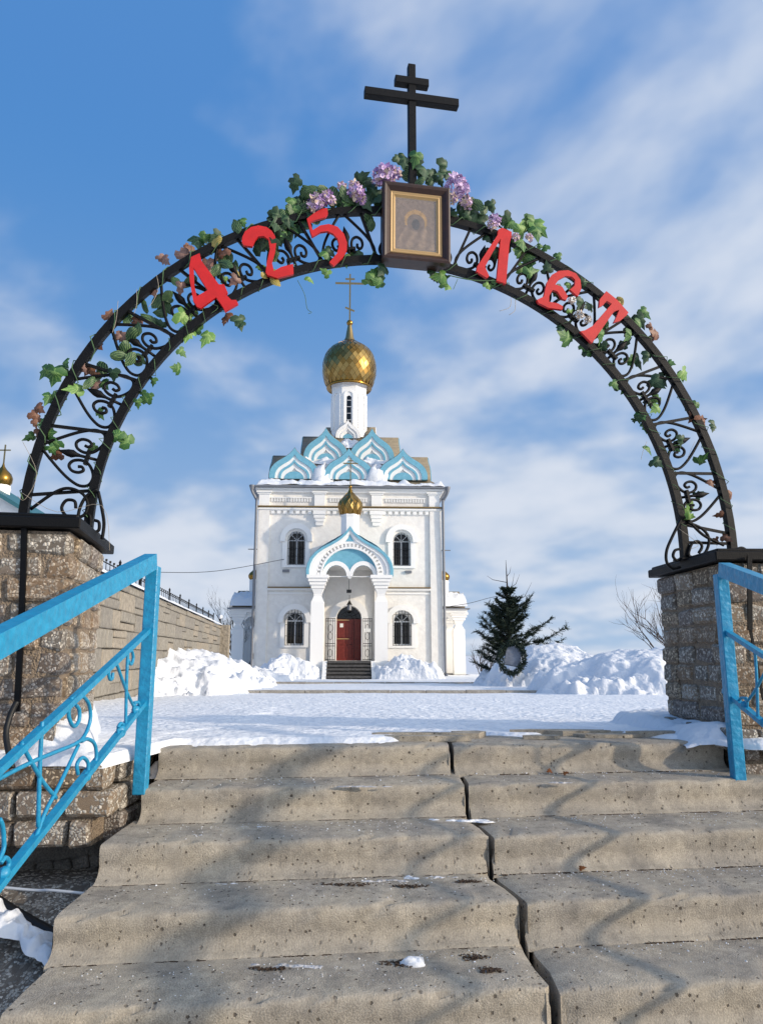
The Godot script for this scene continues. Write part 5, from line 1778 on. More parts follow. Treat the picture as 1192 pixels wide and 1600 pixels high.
func church():
	rng.seed = 1001
	var root := thing("church", "white brick church with turquoise keel gables, gilded onion domes and an arched porch", "church", "", Vector3(-1.73, -0.66, -40.0), deg_to_rad(2.5))
	var HW := 4.95
	# walls
	var w := MB.new()
	var zf := 0.0
	opening(w, -HW, -1.95, -0.4, 5.0, -2.92, 0.48, 1.68, 2.95, 0.46, zf, 0.4)
	opening(w, -HW, -1.95, 5.0, 10.1, -2.92, 0.48, 5.96, 7.34, 0.48, zf, 0.4)
	opening(w, 1.95, HW, -0.4, 5.0, 2.84, 0.48, 1.66, 2.92, 0.46, zf, 0.4)
	opening(w, 1.95, HW, 5.0, 10.1, 2.84, 0.48, 5.94, 7.32, 0.48, zf, 0.4)
	opening(w, -1.95, 1.95, -0.4, 10.1, -0.02, 0.66, 0.85, 3.08, 0.66, zf, 0.5)
	w.quad(Vector3(-HW, -0.4, -10.5), Vector3(-HW, -0.4, zf), Vector3(-HW, 10.1, zf), Vector3(-HW, 10.1, -10.5))
	w.quad(Vector3(HW, -0.4, zf), Vector3(HW, -0.4, -10.5), Vector3(HW, 10.1, -10.5), Vector3(HW, 10.1, zf))
	w.quad(Vector3(HW, -0.4, -10.5), Vector3(-HW, -0.4, -10.5), Vector3(-HW, 10.1, -10.5), Vector3(HW, 10.1, -10.5))
	w.quad(Vector3(-HW, 10.1, zf), Vector3(HW, 10.1, zf), Vector3(HW, 10.1, -10.5), Vector3(-HW, 10.1, -10.5))
	part(root, "wall", w.done(), M.plaster)
	part(root, "inner_wall", MB.new().span(Vector3(-HW + 0.6, 0, -10.0), Vector3(HW - 0.6, 9.9, -0.7)).done(), M.plaster)
	for s in [-1.0, 1.0]:
		part(root, "pilaster", MB.new().span(Vector3(s * 4.40, -0.4, zf), Vector3(s * 5.0, 9.12, zf + 0.14)).done(), M.plaster)
		part(root, "pilaster", MB.new().span(Vector3(s * 4.96, -0.4, zf - 0.6), Vector3(s * 5.04, 9.12, zf + 0.13)).done(), M.plaster)
	# string courses and frieze
	var sc := MB.new()
	sc.span(Vector3(-5.08, 9.0, -10.6), Vector3(5.08, 9.10, zf + 0.2))
	part(root, "string_course", sc.done(), M.trim)
	part(root, "ledge_flashing", MB.new().span(Vector3(-5.16, 9.14, -10.65), Vector3(5.16, 9.20, zf + 0.27)).done(), M.ledge)
	for x in [-4.72, -1.68, 1.46, 4.66]:
		var fb := MB.new()
		fb.span(Vector3(x - 0.29, 9.2, zf), Vector3(x + 0.29, 9.86, zf + 0.16))
		fb.span(Vector3(x - 0.36, 9.86, zf), Vector3(x + 0.36, 9.94, zf + 0.21))
		fb.span(Vector3(x - 0.43, 9.94, zf), Vector3(x + 0.43, 10.04, zf + 0.27))
		part(root, "frieze_block", fb.done(), M.trim)
	for x in [-3.25, -0.1, 3.05]:
		var pn := MB.new()
		var pw: float = 1.05 if x < -1 or x > 1 else 0.98
		for i in 15:
			pn.box(Vector3(x - pw + 2 * pw * i / 14.0, 9.56, zf + 0.03), Vector3(0.075, 0.2, 0.08))
		pn.span(Vector3(x - pw - 0.08, 9.66, zf), Vector3(x + pw + 0.08, 9.72, zf + 0.09))
		part(root, "dentil_panel", pn.done(), M.trim)
	var dn := MB.new()
	for i in 26:
		var x := -4.25 + 8.5 * i / 25.0
		dn.box(Vector3(x, 8.89, zf + 0.06), Vector3(0.2, 0.22, 0.12))
	dn.span(Vector3(-4.4, 8.96, zf), Vector3(4.4, 9.0, zf + 0.15))
	part(root, "dentil_row", dn.done(), M.trim)
	for x in [-1.68, 1.44]:
		var cb := MB.new()
		for i in 4:
			cb.span(Vector3(x - 0.36 + i * 0.05, 8.14 + (3 - i) * 0.2, zf), Vector3(x + 0.36 - i * 0.05, 8.36 + (3 - i) * 0.2 - 0.01, zf + 0.26 - i * 0.05))
		part(root, "corbel", cb.done(), M.trim)
	for s in [-1.0, 1.0]:
		part(root, "ledge_flashing", MB.new().span(Vector3(s * 2.0, 4.70, zf), Vector3(s * 4.40, 4.76, zf + 0.2)).done(), M.ledge)
		part(root, "string_course", MB.new().span(Vector3(s * 2.0, 4.58, zf), Vector3(s * 4.40, 4.69, zf + 0.14)).span(Vector3(s * 2.0, 4.38, zf), Vector3(s * 4.40, 4.46, zf + 0.07)).done(), M.trim)
	# cornice and eaves
	var co := MB.new()
	co.span(Vector3(-5.1, 9.98, -10.65), Vector3(5.1, 10.1, zf + 0.18))
	co.span(Vector3(-5.2, 10.1, -10.75), Vector3(5.2, 10.2, zf + 0.3))
	part(root, "cornice", co.done(), M.trim)
	var ev := MB.new()
	ev.span(Vector3(-5.45, 10.21, -11.0), Vector3(5.45, 10.30, zf + 0.5))
	part(root, "eaves", ev.done(), M.gutter)
	part(root, "lower_roof", MB.new().lathe([Vector2(5.3 * 1.414, 0), Vector2(3.2 * 1.414, 1.7)], 4, Vector3(0, 10.305, -5.25), PI / 4).done(), M.roof)
	part(root, "roof_block", MB.new().span(Vector3(-2.9, 10.4, -8.4), Vector3(2.8, 12.45, -2.0)).done(), M.plaster)
	part(root, "upper_roof", MB.new().lathe([Vector2(2.95 * 1.414, 0), Vector2(1.3 * 1.414, 2.0), Vector2(0.2, 2.2)], 4, Vector3(-0.1, 12.44, -5.25), PI / 4).done(), M.roof)
	# windows
	church_window(root, -2.92, 0.48, 5.96, 7.34, 0.48, zf, false)
	church_window(root, 2.84, 0.48, 5.94, 7.32, 0.48, zf, false)
	church_window(root, -2.92, 0.48, 1.68, 2.95, 0.46, zf, true)
	church_window(root, 2.84, 0.48, 1.66, 2.92, 0.46, zf, true)
	for p in [[-3.45, 5.63], [3.2, 5.6]]:
		part(root, "vent_box", MB.new().cbox(Vector3(p[0], p[1], zf + 0.06), Vector3(0.36, 0.14, 0.12), 0.01).done(), M.gutter)
	# keel gables: three, two and one on each face
	for f in 4:
		var b := Basis(Vector3.UP, PI / 2 * f)
		var put := func(x: float, y: float, out: float) -> Vector3: return Vector3(-0.1 if f % 2 == 0 else 0.0, 0, -5.25) + b * Vector3(x, y, out)
		for x in [-3.06, 0.0, 3.06]:
			kokoshnik(root, put.call(x, 10.88, 4.95 if f % 2 == 0 else 4.62), PI / 2 * f, 2.78, 1.78, 2.2)
		for x in [-1.36, 1.36]:
			kokoshnik(root, put.call(x, 12.36, 3.3 if f % 2 == 0 else 3.0), PI / 2 * f, 2.62, 2.0, 2.4)
		kokoshnik(root, put.call(-0.08, 14.28, 1.62), PI / 2 * f, 1.5, 1.16, 0.7, true)
	# snow on the roof
	roof_snow(root, -5.3, 5.3, 10.28, zf + 0.44, -0.15, 0.62, 71)
	roof_snow(root, -2.9, 2.8, 11.9, -1.3, -2.2, 0.85, 72)
	roof_snow(root, -1.3, 1.2, 13.1, -2.1, -3.6, 1.2, 73)
	for x in [-1.6, 1.48]:
		part(root, "roof_snow", clump(Vector3(x, 10.6, -0.8), Vector3(0.72, 1.25, 0.7), int(x * 40) + 90, 18), M.snow)
	# drum and dome
	drum(root, "drum", Vector3(-0.13, 14.4, -5.25), 1.09, 4.3, true)
	var prof := [Vector2(1.40, 18.12), Vector2(1.53, 18.32), Vector2(1.645, 18.65), Vector2(1.715, 19.05), Vector2(1.74, 19.45), Vector2(1.70, 19.85), Vector2(1.59, 20.25), Vector2(1.38, 20.6), Vector2(1.08, 20.88), Vector2(0.76, 21.07), Vector2(0.5, 21.22), Vector2(0.36, 21.36)]
	var dome := onion(root, "dome", Vector3(-0.13, 0, -5.25), prof, 28, 15)
	part(dome, "dome_rim", MB.new().smooth().lathe([Vector2(1.05, 18.3), Vector2(1.42, 17.98), Vector2(1.47, 18.06), Vector2(1.43, 18.16), Vector2(1.2, 18.3)], 40, Vector3(-0.13, 0, -5.25)).done(), M.gold)
	part(dome, "dome_neck", MB.new().smooth().lathe([Vector2(0.40, 21.3), Vector2(0.27, 21.6), Vector2(0.2, 22.05), Vector2(0.13, 22.45), Vector2(0.1, 22.6)], 20, Vector3(-0.13, 0, -5.25)).done(), M.gold_pale)
	top_cross(root, Vector3(-0.13, 22.62, -5.25), 3.5, 1.95, 0.05, 0.22)
	# rainwater pipes
	for s in [-1.0, 1.0]:
		var dp := MB.new().smooth()
		dp.tube(curve([Vector3(s * 5.38, 10.25, 0.42), Vector3(s * 5.36, 9.95, 0.4), Vector3(s * 5.16, 9.55, 0.24), Vector3(s * 5.12, 9.2, 0.3), Vector3(s * 5.12, 5.0, 0.25), Vector3(s * 5.12, 0.35, 0.25), Vector3(s * 5.16, 0.15, 0.42)], 4), 0.075, 10)
		part(root, "rainwater_pipe", dp.done(), M.gutter)
		part(root, "pipe_funnel", MB.new().smooth().lathe([Vector2(0.08, 0), Vector2(0.16, 0.25), Vector2(0.16, 0.3)], 10, Vector3(s * 5.38, 10.0, 0.41)).done(), M.gutter)
		part(root, "wall_bracket", MB.new().span(Vector3(s * 5.0, 6.75, 0.2), Vector3(s * 5.5, 6.80, 0.26)).done(), M.gutter)
	porch(root)
	for s in [-1.0, 1.0]:
		side_porch(root, s)

func roof_snow(root: Node3D, x0: float, x1: float, y: float, zf: float, zb: float, h: float, seed_: int):
	var q := FastNoiseLite.new()
	q.seed = seed_
	q.frequency = 0.9
	q.fractal_octaves = 4
	part(root, "roof_snow", field(80, 10, func(u: float, v: float):
		var x := lerpf(x0, x1, u)
		var z := lerpf(zf + 0.06 * q.get_noise_1d(x * 2.0), zb, v)
		var up := h * (0.55 + 0.55 * q.get_noise_2d(x, z * 1.5)) * pow(sin(clampf(v * 0.95 + 0.02, 0, 1) * PI * 0.62), 0.5)
		up *= smoothstep(0.0, 0.03, u) * smoothstep(1.0, 0.97, u)
		return Vector3(x, y + up, z)), M.snow)

func porch(root: Node3D):
	var zc := 3.0
	var W := 4.3
	var H := 2.48
	var yb := 5.04
	var pr := Node3D.new()
	pr.name = "porch"
	root.add_child(pr, true)
	for s in [-1.0, 1.0]:
		var c := MB.new()
		c.span(Vector3(s * 1.26, 0.1, zc - 0.32), Vector3(s * 1.90, 3.76, zc + 0.32))
		c.span(Vector3(s * 1.20, 0.0, zc - 0.38), Vector3(s * 1.96, 0.75, zc + 0.38))
		part(pr, "column", c.done(), M.trim)
		# carved waist: two tapers that meet
		var n := MB.new()
		for k in 2:
			n.lathe([Vector2([0.42, 0.24][k], 0.0), Vector2([0.24, 0.42][k], 0.32)], 4, Vector3(s * 1.58, 3.76 + 0.32 * k, zc), PI / 4)
		n.box(Vector3(s * 1.58, 4.08, zc), Vector3(0.4, 0.08, 0.4))
		part(pr, "column_waist", n.done(), M.trim)
		var cp := MB.new()
		for k in 4:
			var hw: float = [0.33, 0.40, 0.47, 0.54][k]
			cp.box(Vector3(s * 1.58, 4.49 + 0.165 * k, zc), Vector3(hw * 2, 0.16, hw * 2))
		part(pr, "capital", cp.done(), M.trim)
		# beam back to the church wall
		part(pr, "side_beam", MB.new().span(Vector3(s * 1.30, 4.7, 0.0), Vector3(s * 1.86, 5.5, zc - 0.5)).done(), M.plaster)
		part(pr, "wall_pier", MB.new().span(Vector3(s * 1.34, 0.86, 0.01), Vector3(s * 1.80, 4.7, 0.24)).done(), M.plaster)
	var zg := zc + 0.42
	var g := Node3D.new()
	g.name = "gable"
	pr.add_child(g, true)
	g.position = Vector3(0.0, yb, zg)
	part(g, "edge_band", MB.new().band(ogee(W, H, 1.0), ogee(W, H, 0.935), -0.5, 0.06).done(), M.turquoise)
	part(g, "band", MB.new().band(ogee(W, H, 0.935), ogee(W, H, 0.86), -0.4, 0.0).done(), M.trim)
	part(g, "band", MB.new().band(ogee(W, H, 0.86), arch_curve(1.62, 1.62, 21), -0.4, -0.08).done(), M.trim)
	part(g, "band", MB.new().band(arch_curve(1.47, 1.45, 21), arch_curve(1.38, 1.36, 21), -0.4, -0.04).done(), M.trim)
	part(g, "recess", MB.new().band(arch_curve(1.64, 1.64, 21), arch_curve(1.45, 1.43, 21), -0.4, -0.17).done(), M.trim)
	var dent := MB.new()
	for i in 25:
		var a := PI - PI * (i + 0.5) / 25.0
		dent.box(Vector3(cos(a) * 1.545, sin(a) * 1.53, -0.12), Vector3(0.155, 0.10, 0.12), Basis(Vector3.BACK, a))
	part(g, "dentils", dent.done(), M.trim)
	var tri := PackedVector2Array([Vector2(-0.22, 1.72), Vector2(0.22, 1.72), Vector2(0.1, 1.88), Vector2(0.0, 2.08), Vector2(-0.1, 1.88)])
	part(g, "blue_inset", MB.new().prism(tri, -0.2, -0.07).done(), M.turquoise)
	# tympanum above twin arches with a hanging boss between them
	var low := PackedVector2Array()
	for cxx in [-0.67, 0.67]:
		for i in 13:
			var a := PI - PI * i / 12
			low.append(Vector2(cxx + cos(a) * 0.52, -0.02 + sin(a) * 0.55))
	var up := PackedVector2Array()
	for i in low.size():
		var t := float(i) / (low.size() - 1)
		var a := PI - PI * t
		up.append(Vector2(cos(a) * 1.40, maxf(sin(a) * 1.38, 0.0)))
	part(g, "tympanum", MB.new().band(up, low, -0.4, -0.2).done(), M.turquoise)
	for cxx in [-0.67, 0.67]:
		var o2 := PackedVector2Array()
		var i2 := PackedVector2Array()
		for i in 15:
			var a := PI - PI * i / 14
			o2.append(Vector2(cxx + cos(a) * 0.71, -0.02 + sin(a) * 0.76))
			i2.append(Vector2(cxx + cos(a) * 0.52, -0.02 + sin(a) * 0.55))
		part(g, "arch_band", MB.new().band(o2, i2, -0.42, -0.16 + 0.003 * signf(cxx)).done(), M.trim)
	part(g, "hanging_boss", MB.new().lathe([Vector2(0.06, -0.14), Vector2(0.14, -0.06), Vector2(0.2, 0.1)], 4, Vector3(0, 0, -0.29), PI / 4).done(), M.trim)
	part(g, "tie_rod", MB.new().tube([Vector3(-1.3, -0.03, -0.3), Vector3(1.3, -0.03, -0.3)], 0.02, 6).done(), M.trim)
	var rf := MB.new().smooth()
	rf.band(ogee(W, H, 1.012), ogee(W, H, 0.95), -zg, -0.04)
	part(g, "barrel_roof", rf.done(), M.turquoise)
	part(g, "ceiling", MB.new().span(Vector3(-1.9, 0.62, -zg), Vector3(1.9, 0.7, -0.42)).done(), M.plaster)
	for s in [-1.0, 1.0]:
		var lump := field(30, 8, func(u: float, v: float):
			var k: float = lerpf(0.12, 0.62, v)
			var ln := ogee(W, H, 1.0)
			var i := clampf(3.0 + k * 9.0, 0.0, 9.9)
			var p := ln[int(i)].lerp(ln[int(i) + 1], i - int(i))
			return Vector3(-p.x * s * -1.0, p.y + 0.03 + 0.09 * sin(v * PI) * (1.0 + 0.5 * gf.get_noise_2d(u * 3.0, v * 2.0)), lerpf(-0.06, -2.4, u)))
		part(g, "roof_snow", lump, M.snow)
	# little dome on the porch roof
	drum(pr, "drum", Vector3(0.0, 6.9, 1.75), 0.47, 1.62, false)
	var pf := [Vector2(0.50, 8.36), Vector2(0.56, 8.48), Vector2(0.63, 8.68), Vector2(0.655, 8.86), Vector2(0.62, 9.05), Vector2(0.52, 9.22), Vector2(0.38, 9.37), Vector2(0.25, 9.5), Vector2(0.16, 9.62)]
	var d := onion(pr, "dome", Vector3(0.0, 0, 1.75), pf, 14, 5)
	part(d, "dome_neck", MB.new().smooth().lathe([Vector2(0.18, 9.58), Vector2(0.1, 9.75), Vector2(0.05, 9.9)], 12, Vector3(0, 0, 1.75)).done(), M.gold)
	top_cross(pr, Vector3(0.0, 9.94, 1.75), 1.6, 0.8, 0.026, 0.1, false)
	# floor, steps and their cheeks
	part(pr, "porch_floor", MB.new().span(Vector3(-1.95, -0.3, 0.0), Vector3(1.95, 0.84, zc + 0.3)).done(), M.stone_step)
	for k in 5:
		part(pr, "step", MB.new().cbox(Vector3(0.0, 0.79 - 0.165 * k, zc + 0.44 + 0.28 * k), Vector3(2.12, 0.09, 0.34), 0.012).span(Vector3(-1.05, -0.3, zc + 0.28 * k + 0.2), Vector3(1.05, 0.745 - 0.165 * k, zc + 0.28 * k + 0.52)).done(), M.stone_step)
	for s in [-1.0, 1.0]:
		part(pr, "step_cheek", MB.new().prism(PackedVector2Array([Vector2(-1.75, -0.3), Vector2(-0.1, -0.3), Vector2(-0.1, 0.86), Vector2(-0.4, 0.86), Vector2(-1.75, 0.1)]), -0.1, 0.1).done(), M.trim).transform = Transform3D(Basis(Vector3.UP, PI / 2), Vector3(s * 1.17, 0, zc + 0.02))
	# door
	var dr := Node3D.new()
	dr.name = "door"
	pr.add_child(dr, true)
	var dz := -0.28
	var surround := MB.new()
	surround.band(arch_line(1.04, 0.86, 3.08, 1.04, -0.02), arch_line(0.69, 0.86, 3.08, 0.69, -0.02), 0.0, 0.12)
	part(dr, "surround", surround.done(), M.trim)
	for lf in 2:
		var x0: float = [-0.68, 0.27][lf]
		var x1: float = [0.25, 0.64][lf]
		var leaf := part(dr, "leaf", MB.new().span(Vector3(x0, 0.86, dz - 0.06), Vector3(x1, 3.06, dz)).done(), M.door)
		var wd := x1 - x0
		for col in ([0, 1] if lf == 0 else [0]):
			for row in 3:
				var a: float = x0 + wd * (0.10 + 0.46 * col) if lf == 0 else x0 + wd * 0.18
				var b: float = a + (wd * 0.34 if lf == 0 else wd * 0.64)
				var y0: float = [0.98, 1.72, 2.08][row]
				var y1: float = [1.60, 1.96, 2.92][row]
				part(leaf, "door_panel", MB.new().cbox(Vector3((a + b) / 2, (y0 + y1) / 2, dz + 0.012), Vector3(b - a, y1 - y0, 0.03), 0.01).done(), M.door)
		part(leaf, "stile", MB.new().span(Vector3(x1 - 0.06, 0.87, dz), Vector3(x1 - 0.01, 3.05, dz + 0.04)).done(), M.door)
	part(dr, "notice", MB.new().span(Vector3(-0.5, 2.62, dz + 0.03), Vector3(-0.32, 2.82, dz + 0.036)).done(), M.paper)
	part(dr, "handle", MB.new().tube([Vector3(0.15, 1.7, dz + 0.03), Vector3(0.15, 1.7, dz + 0.09), Vector3(0.02, 1.7, dz + 0.09)], 0.016, 6).done(), M.grille)
	for y in [1.98, 2.98]:
		part(dr, "hinge_strap", MB.new().span(Vector3(-0.66, y, dz + 0.03), Vector3(0.0, y + 0.045, dz + 0.045)).done(), M.fillet)
	part(dr, "fanlight", MB.new().prism(arch_line(0.64, 3.08, 3.1, 0.62, -0.02), dz - 0.06, dz - 0.03).done(), M.glass)
	var fg := MB.new()
	for k in 7:
		var a := PI * k / 6
		fg.tube([Vector3(-0.02 + cos(a) * 0.16, 3.1 + sin(a) * 0.16, dz), Vector3(-0.02 + cos(a) * 0.62, 3.1 + sin(a) * 0.60, dz)], 0.013, 5)
	for rr in [0.16, 0.4]:
		var pts := []
		for k in 15:
			var a := PI * k / 14
			pts.append(Vector3(-0.02 + cos(a) * rr, 3.1 + sin(a) * rr, dz))
		fg.tube(pts, 0.012, 5)
	part(dr, "fanlight_grille", fg.done(), M.grille)
	# folded iron gates either side of the door
	for s in [-1.0, 1.0]:
		var gt := MB.new()
		var xa: float = -1.2 if s < 0 else 0.70
		var xb: float = -0.72 if s < 0 else 1.16
		for i in 5:
			var x := lerpf(xa, xb, i / 4.0)
			gt.tube([Vector3(x, 0.88, 1.9), Vector3(x, 3.0, 1.9)], 0.015, 5)
		for y in [0.92, 1.6, 1.72, 2.86, 2.98]:
			gt.tube([Vector3(xa, y, 1.9), Vector3(xb, y, 1.9)], 0.016, 5)
		for y in [1.25, 2.1, 2.5]:
			var pts := []
			for k in 13:
				var a := TAU * k / 12
				pts.append(Vector3((xa + xb) / 2 + cos(a) * 0.1, y + sin(a) * 0.2, 1.91))
			gt.tube(pts, 0.012, 5, false)
		part(pr, "iron_gate", gt.done(), M.grille)
	part(pr, "notice", MB.new().span(Vector3(0.78, 2.3, 1.93), Vector3(1.08, 2.48, 1.94)).done(), M.paper)
	# lamps
	var lb := MB.new().cbox(Vector3(-0.03, 4.38, 1.9), Vector3(0.25, 0.16, 0.2), 0.01).tube([Vector3(-0.03, 4.46, 1.9), Vector3(-0.03, 5.66, 1.9)], 0.012, 5)
	part(pr, "flood_lamp", lb.done(), M.grille)
	var ln := Node3D.new()
	ln.name = "lantern"
	pr.add_child(ln, true)
	part(ln, "lantern_cage", MB.new().lathe([Vector2(0.06, 0.0), Vector2(0.13, 0.05), Vector2(0.15, 0.06)], 6, Vector3(0, 3.42, 0.5)).lathe([Vector2(0.17, 0.36), Vector2(0.1, 0.46), Vector2(0.02, 0.6)], 6, Vector3(0, 3.42, 0.5)).tube([Vector3(0, 3.98, 0.5), Vector3(0, 4.3, 0.3), Vector3(0, 4.3, 0.0)], 0.014, 5).done(), M.grille)
	part(ln, "lantern_glass", MB.new().lathe([Vector2(0.12, 0.06), Vector2(0.145, 0.36)], 6, Vector3(0, 3.42, 0.5)).done(), M.gutter)

func arch_curve(w: float, h: float, n: int) -> PackedVector2Array:
	var out := PackedVector2Array()
	for i in n:
		var a := PI - PI * i / (n - 1)
		out.append(Vector2(cos(a) * w, sin(a) * h))
	return out

func side_porch(root: Node3D, s: float):
	# the side doors' porches, seen edge-on past the front wall
	var pr := Node3D.new()
	pr.name = "side_porch"
	root.add_child(pr, true)
	var x1 := 6.35
	for z in [-2.9, -6.6]:
		part(pr, "column", MB.new().span(Vector3(s * (x1 - 0.36), -0.3, z - 0.3), Vector3(s * (x1 + 0.3), 2.6, z + 0.3)).done(), M.trim)
		part(pr, "column_waist", MB.new().lathe([Vector2(0.42, 2.6), Vector2(0.24, 2.85), Vector2(0.42, 3.1), Vector2(0.5, 3.15)], 4, Vector3(s * (x1 - 0.03), 0, z), PI / 4).done(), M.trim)
		var cp := MB.new()
		for k in 3:
			cp.box(Vector3(s * (x1 - 0.03), 3.2 + 0.15 * k, z), Vector3(0.72 + 0.14 * k, 0.145, 0.72 + 0.14 * k))
		part(pr, "capital", cp.done(), M.trim)
		part(pr, "plinth", MB.new().span(Vector3(s * (x1 - 0.5), -0.4, z - 0.45), Vector3(s * (x1 + 0.45), 0.05, z + 0.45)).done(), M.stone_step)
	var b := MB.new()
	var ln := arch_line(0.5, 2.9, 2.9, 0.45, 5.45)
	for z in [-2.75, -6.75]:
		for i in ln.size() - 1:
			var p := ln[i]
			var q := ln[i + 1]
			b.quad(Vector3(s * p.x, p.y, z + 0.15), Vector3(s * q.x, q.y, z + 0.15), Vector3(s * q.x, 3.55, z + 0.15), Vector3(s * p.x, 3.55, z + 0.15))
			b.quad(Vector3(s * p.x, p.y, z - 0.15), Vector3(s * q.x, q.y, z - 0.15), Vector3(s * q.x, q.y, z + 0.15), Vector3(s * p.x, p.y, z + 0.15))
	b.span(Vector3(s * 4.9, 3.55, -7.2), Vector3(s * (x1 + 0.4), 3.72, -2.3))
	part(pr, "side_arch", b.done(), M.trim)
	part(pr, "eaves", MB.new().span(Vector3(s * 4.9, 3.72, -7.35), Vector3(s * (x1 + 0.55), 3.79, -2.15)).done(), M.gutter)
	var rf := MB.new()
	rf.xf = Transform3D(Basis(Vector3.UP, PI / 2 * s), Vector3(s * (x1 + 0.45), 3.8, -4.75))
	rf.prism(ogee(4.3, 1.15), -1.6, -0.12)
	part(pr, "barrel_roof", rf.done(), M.roof)
	var sn := field(20, 20, func(u: float, v: float):
		var x := lerpf(4.95, x1 + 0.42, u)
		var z := lerpf(-2.3, -7.2, v)
		return Vector3(s * x, 3.8 + 1.15 * pow(sin(v * PI), 0.55) * (0.8 + 0.2 * gf.get_noise_2d(x, z)) + 0.1, z))
	part(pr, "roof_snow", sn, M.snow)
	drum(pr, "drum", Vector3(s * 5.75, 4.3, -4.75), 0.27, 1.35, false)
	part(pr, "dome", MB.new().smooth().lathe([Vector2(0.27, 5.6), Vector2(0.36, 5.75), Vector2(0.37, 5.88), Vector2(0.3, 6.02), Vector2(0.16, 6.14), Vector2(0.06, 6.24), Vector2(0.02, 6.36)], 18, Vector3(s * 5.75, 0, -4.75)).done(), M.gold)
	part(pr, "porch_floor", MB.new().span(Vector3(s * 4.9, -0.4, -7.2), Vector3(s * (x1 + 0.5), 0.04, -2.4)).done(), M.stone_step)


# ---------------------------------------------------------------- beyond the square
func stone_wall():
	rng.seed = 611
	var A := Vector3(-4.35, 0, -10.4)
	var B := Vector3(-7.15, 0, -33.0)
	var dir := (B - A).normalized()
	var len := A.distance_to(B)
	var side := dir.cross(Vector3.UP)        # towards the square
	var top := 1.78
	var root := thing("stone_wall", "tall rough stone retaining wall with snow along its top beside the church square", "wall", "", A)
	var core := MB.new()
	core.xf = Transform3D(Basis(dir, Vector3.UP, side), Vector3.ZERO)
	core.span(Vector3(-6.0, -1.2, -0.6), Vector3(len, top - 0.02, -0.05))
	part(root, "mortar_core", core.done(), M.walls[1])
	var y := -0.9
	var row := 0
	while y < top - 0.05:
		var h := minf(rng.randf_range(0.30, 0.40), top - y)
		if top - y - h < 0.12:
			h = top - y
		var x := -rng.randf() * 0.6 - 1.0
		while x < len:
			var w := rng.randf_range(0.35, 1.2) * (1.0 + 0.8 * x / len)
			# some stones fill the course, others are laid as two thin ones
			var cut := rng.randf_range(0.35, 0.65) if rng.randf() < 0.22 else 1.0
			for half in ([0, 1] if cut < 1.0 else [0]):
				var hh: float = h * (cut if half == 0 else 1.0 - cut)
				var yy: float = y + hh / 2 if half == 0 else y + h - hh / 2
				var b := MB.new()
				b.cbox(dir * (x + w / 2) + Vector3(0, yy, 0) + side * (rng.randf_range(-0.014, 0.014) - 0.05), Vector3(w - 0.016, hh - 0.016, 0.2), 0.016, Basis(dir, Vector3.UP, side), 0.009, rng)
				part(root, "stone", b.done(), M.walls[rng.randi_range(0, 2)])
			x += w
		y += h
		row += 1
	part(root, "end_pier", MB.new().cbox(dir * (len + 0.1) + Vector3(0, (top - 1.0) / 2 + 0.02, 0) + side * 0.12, Vector3(0.5, top + 1.0, 0.62), 0.03, Basis(dir, Vector3.UP, side)).done(), M.walls[2])
	var sn := field(120, 6, func(u: float, v: float):
		var p := dir * lerpf(-1.0, len + 0.3, u) + side * lerpf(0.12, -0.62, v)
		return p + Vector3(0, top - 0.01 + 0.15 * pow(sin(clampf(v, 0, 1) * PI * 0.8), 0.4) * (1.0 + 0.35 * gf.get_noise_1d(u * 14.0)), 0))
	part(root, "snow_capping", sn, M.snow)
	# iron fence on the wall
	var f := thing("iron_fence", "dark iron fence with pointed pickets along the top of the stone wall", "fence", "", A + Vector3(0, top, 0) - side * 0.3)
	var n := int(len / 1.9)
	for i in n + 1:
		var p := dir * (len * i / n)
		part(f, "post", MB.new().box(p + Vector3(0, 0.24, 0), Vector3(0.035, 0.48, 0.035)).lathe([Vector2(0.025, 0.48), Vector2(0.03, 0.5), Vector2(0.0, 0.56)], 6, p).done(), M.iron)
	part(f, "rail", MB.new().tube([Vector3(0, 0.12, 0), dir * len + Vector3(0, 0.12, 0)], 0.013, 4).done(), M.iron)
	part(f, "rail", MB.new().tube([Vector3(0, 0.36, 0), dir * len + Vector3(0, 0.36, 0)], 0.013, 4).done(), M.iron)
	var pk := MB.new()
	var m := int(len / 0.3)
	for i in m:
		var p := dir * (len * i / m)
		pk.tube([p + Vector3(0, 0.1, 0), p + Vector3(0, 0.40, 0)], 0.008, 3)
		pk.box(p + Vector3(0, 0.41, 0), Vector3(0.03, 0.04, 0.03), Basis(Vector3.UP, 0.78))
	var pko := part(f, "pickets", pk.done(), M.iron)
	pko.set_meta("kind", "stuff")
	# a lamp ball on the pier at the far end
	var lp := thing("lamp_post", "small white globe lamp on the far pier of the stone wall", "lamp", "", A + dir * (len + 0.1) + Vector3(0, top, 0))
	part(lp, "stem", MB.new().tube([Vector3(0, 0, 0), Vector3(0, 0.3, 0)], 0.025, 6).done(), M.iron)
	part(lp, "globe", MB.new().smooth().lathe([Vector2(0, 0.28), Vector2(0.08, 0.31), Vector2(0.1, 0.38), Vector2(0.08, 0.45), Vector2(0, 0.48)], 12).done(), M.window_white)

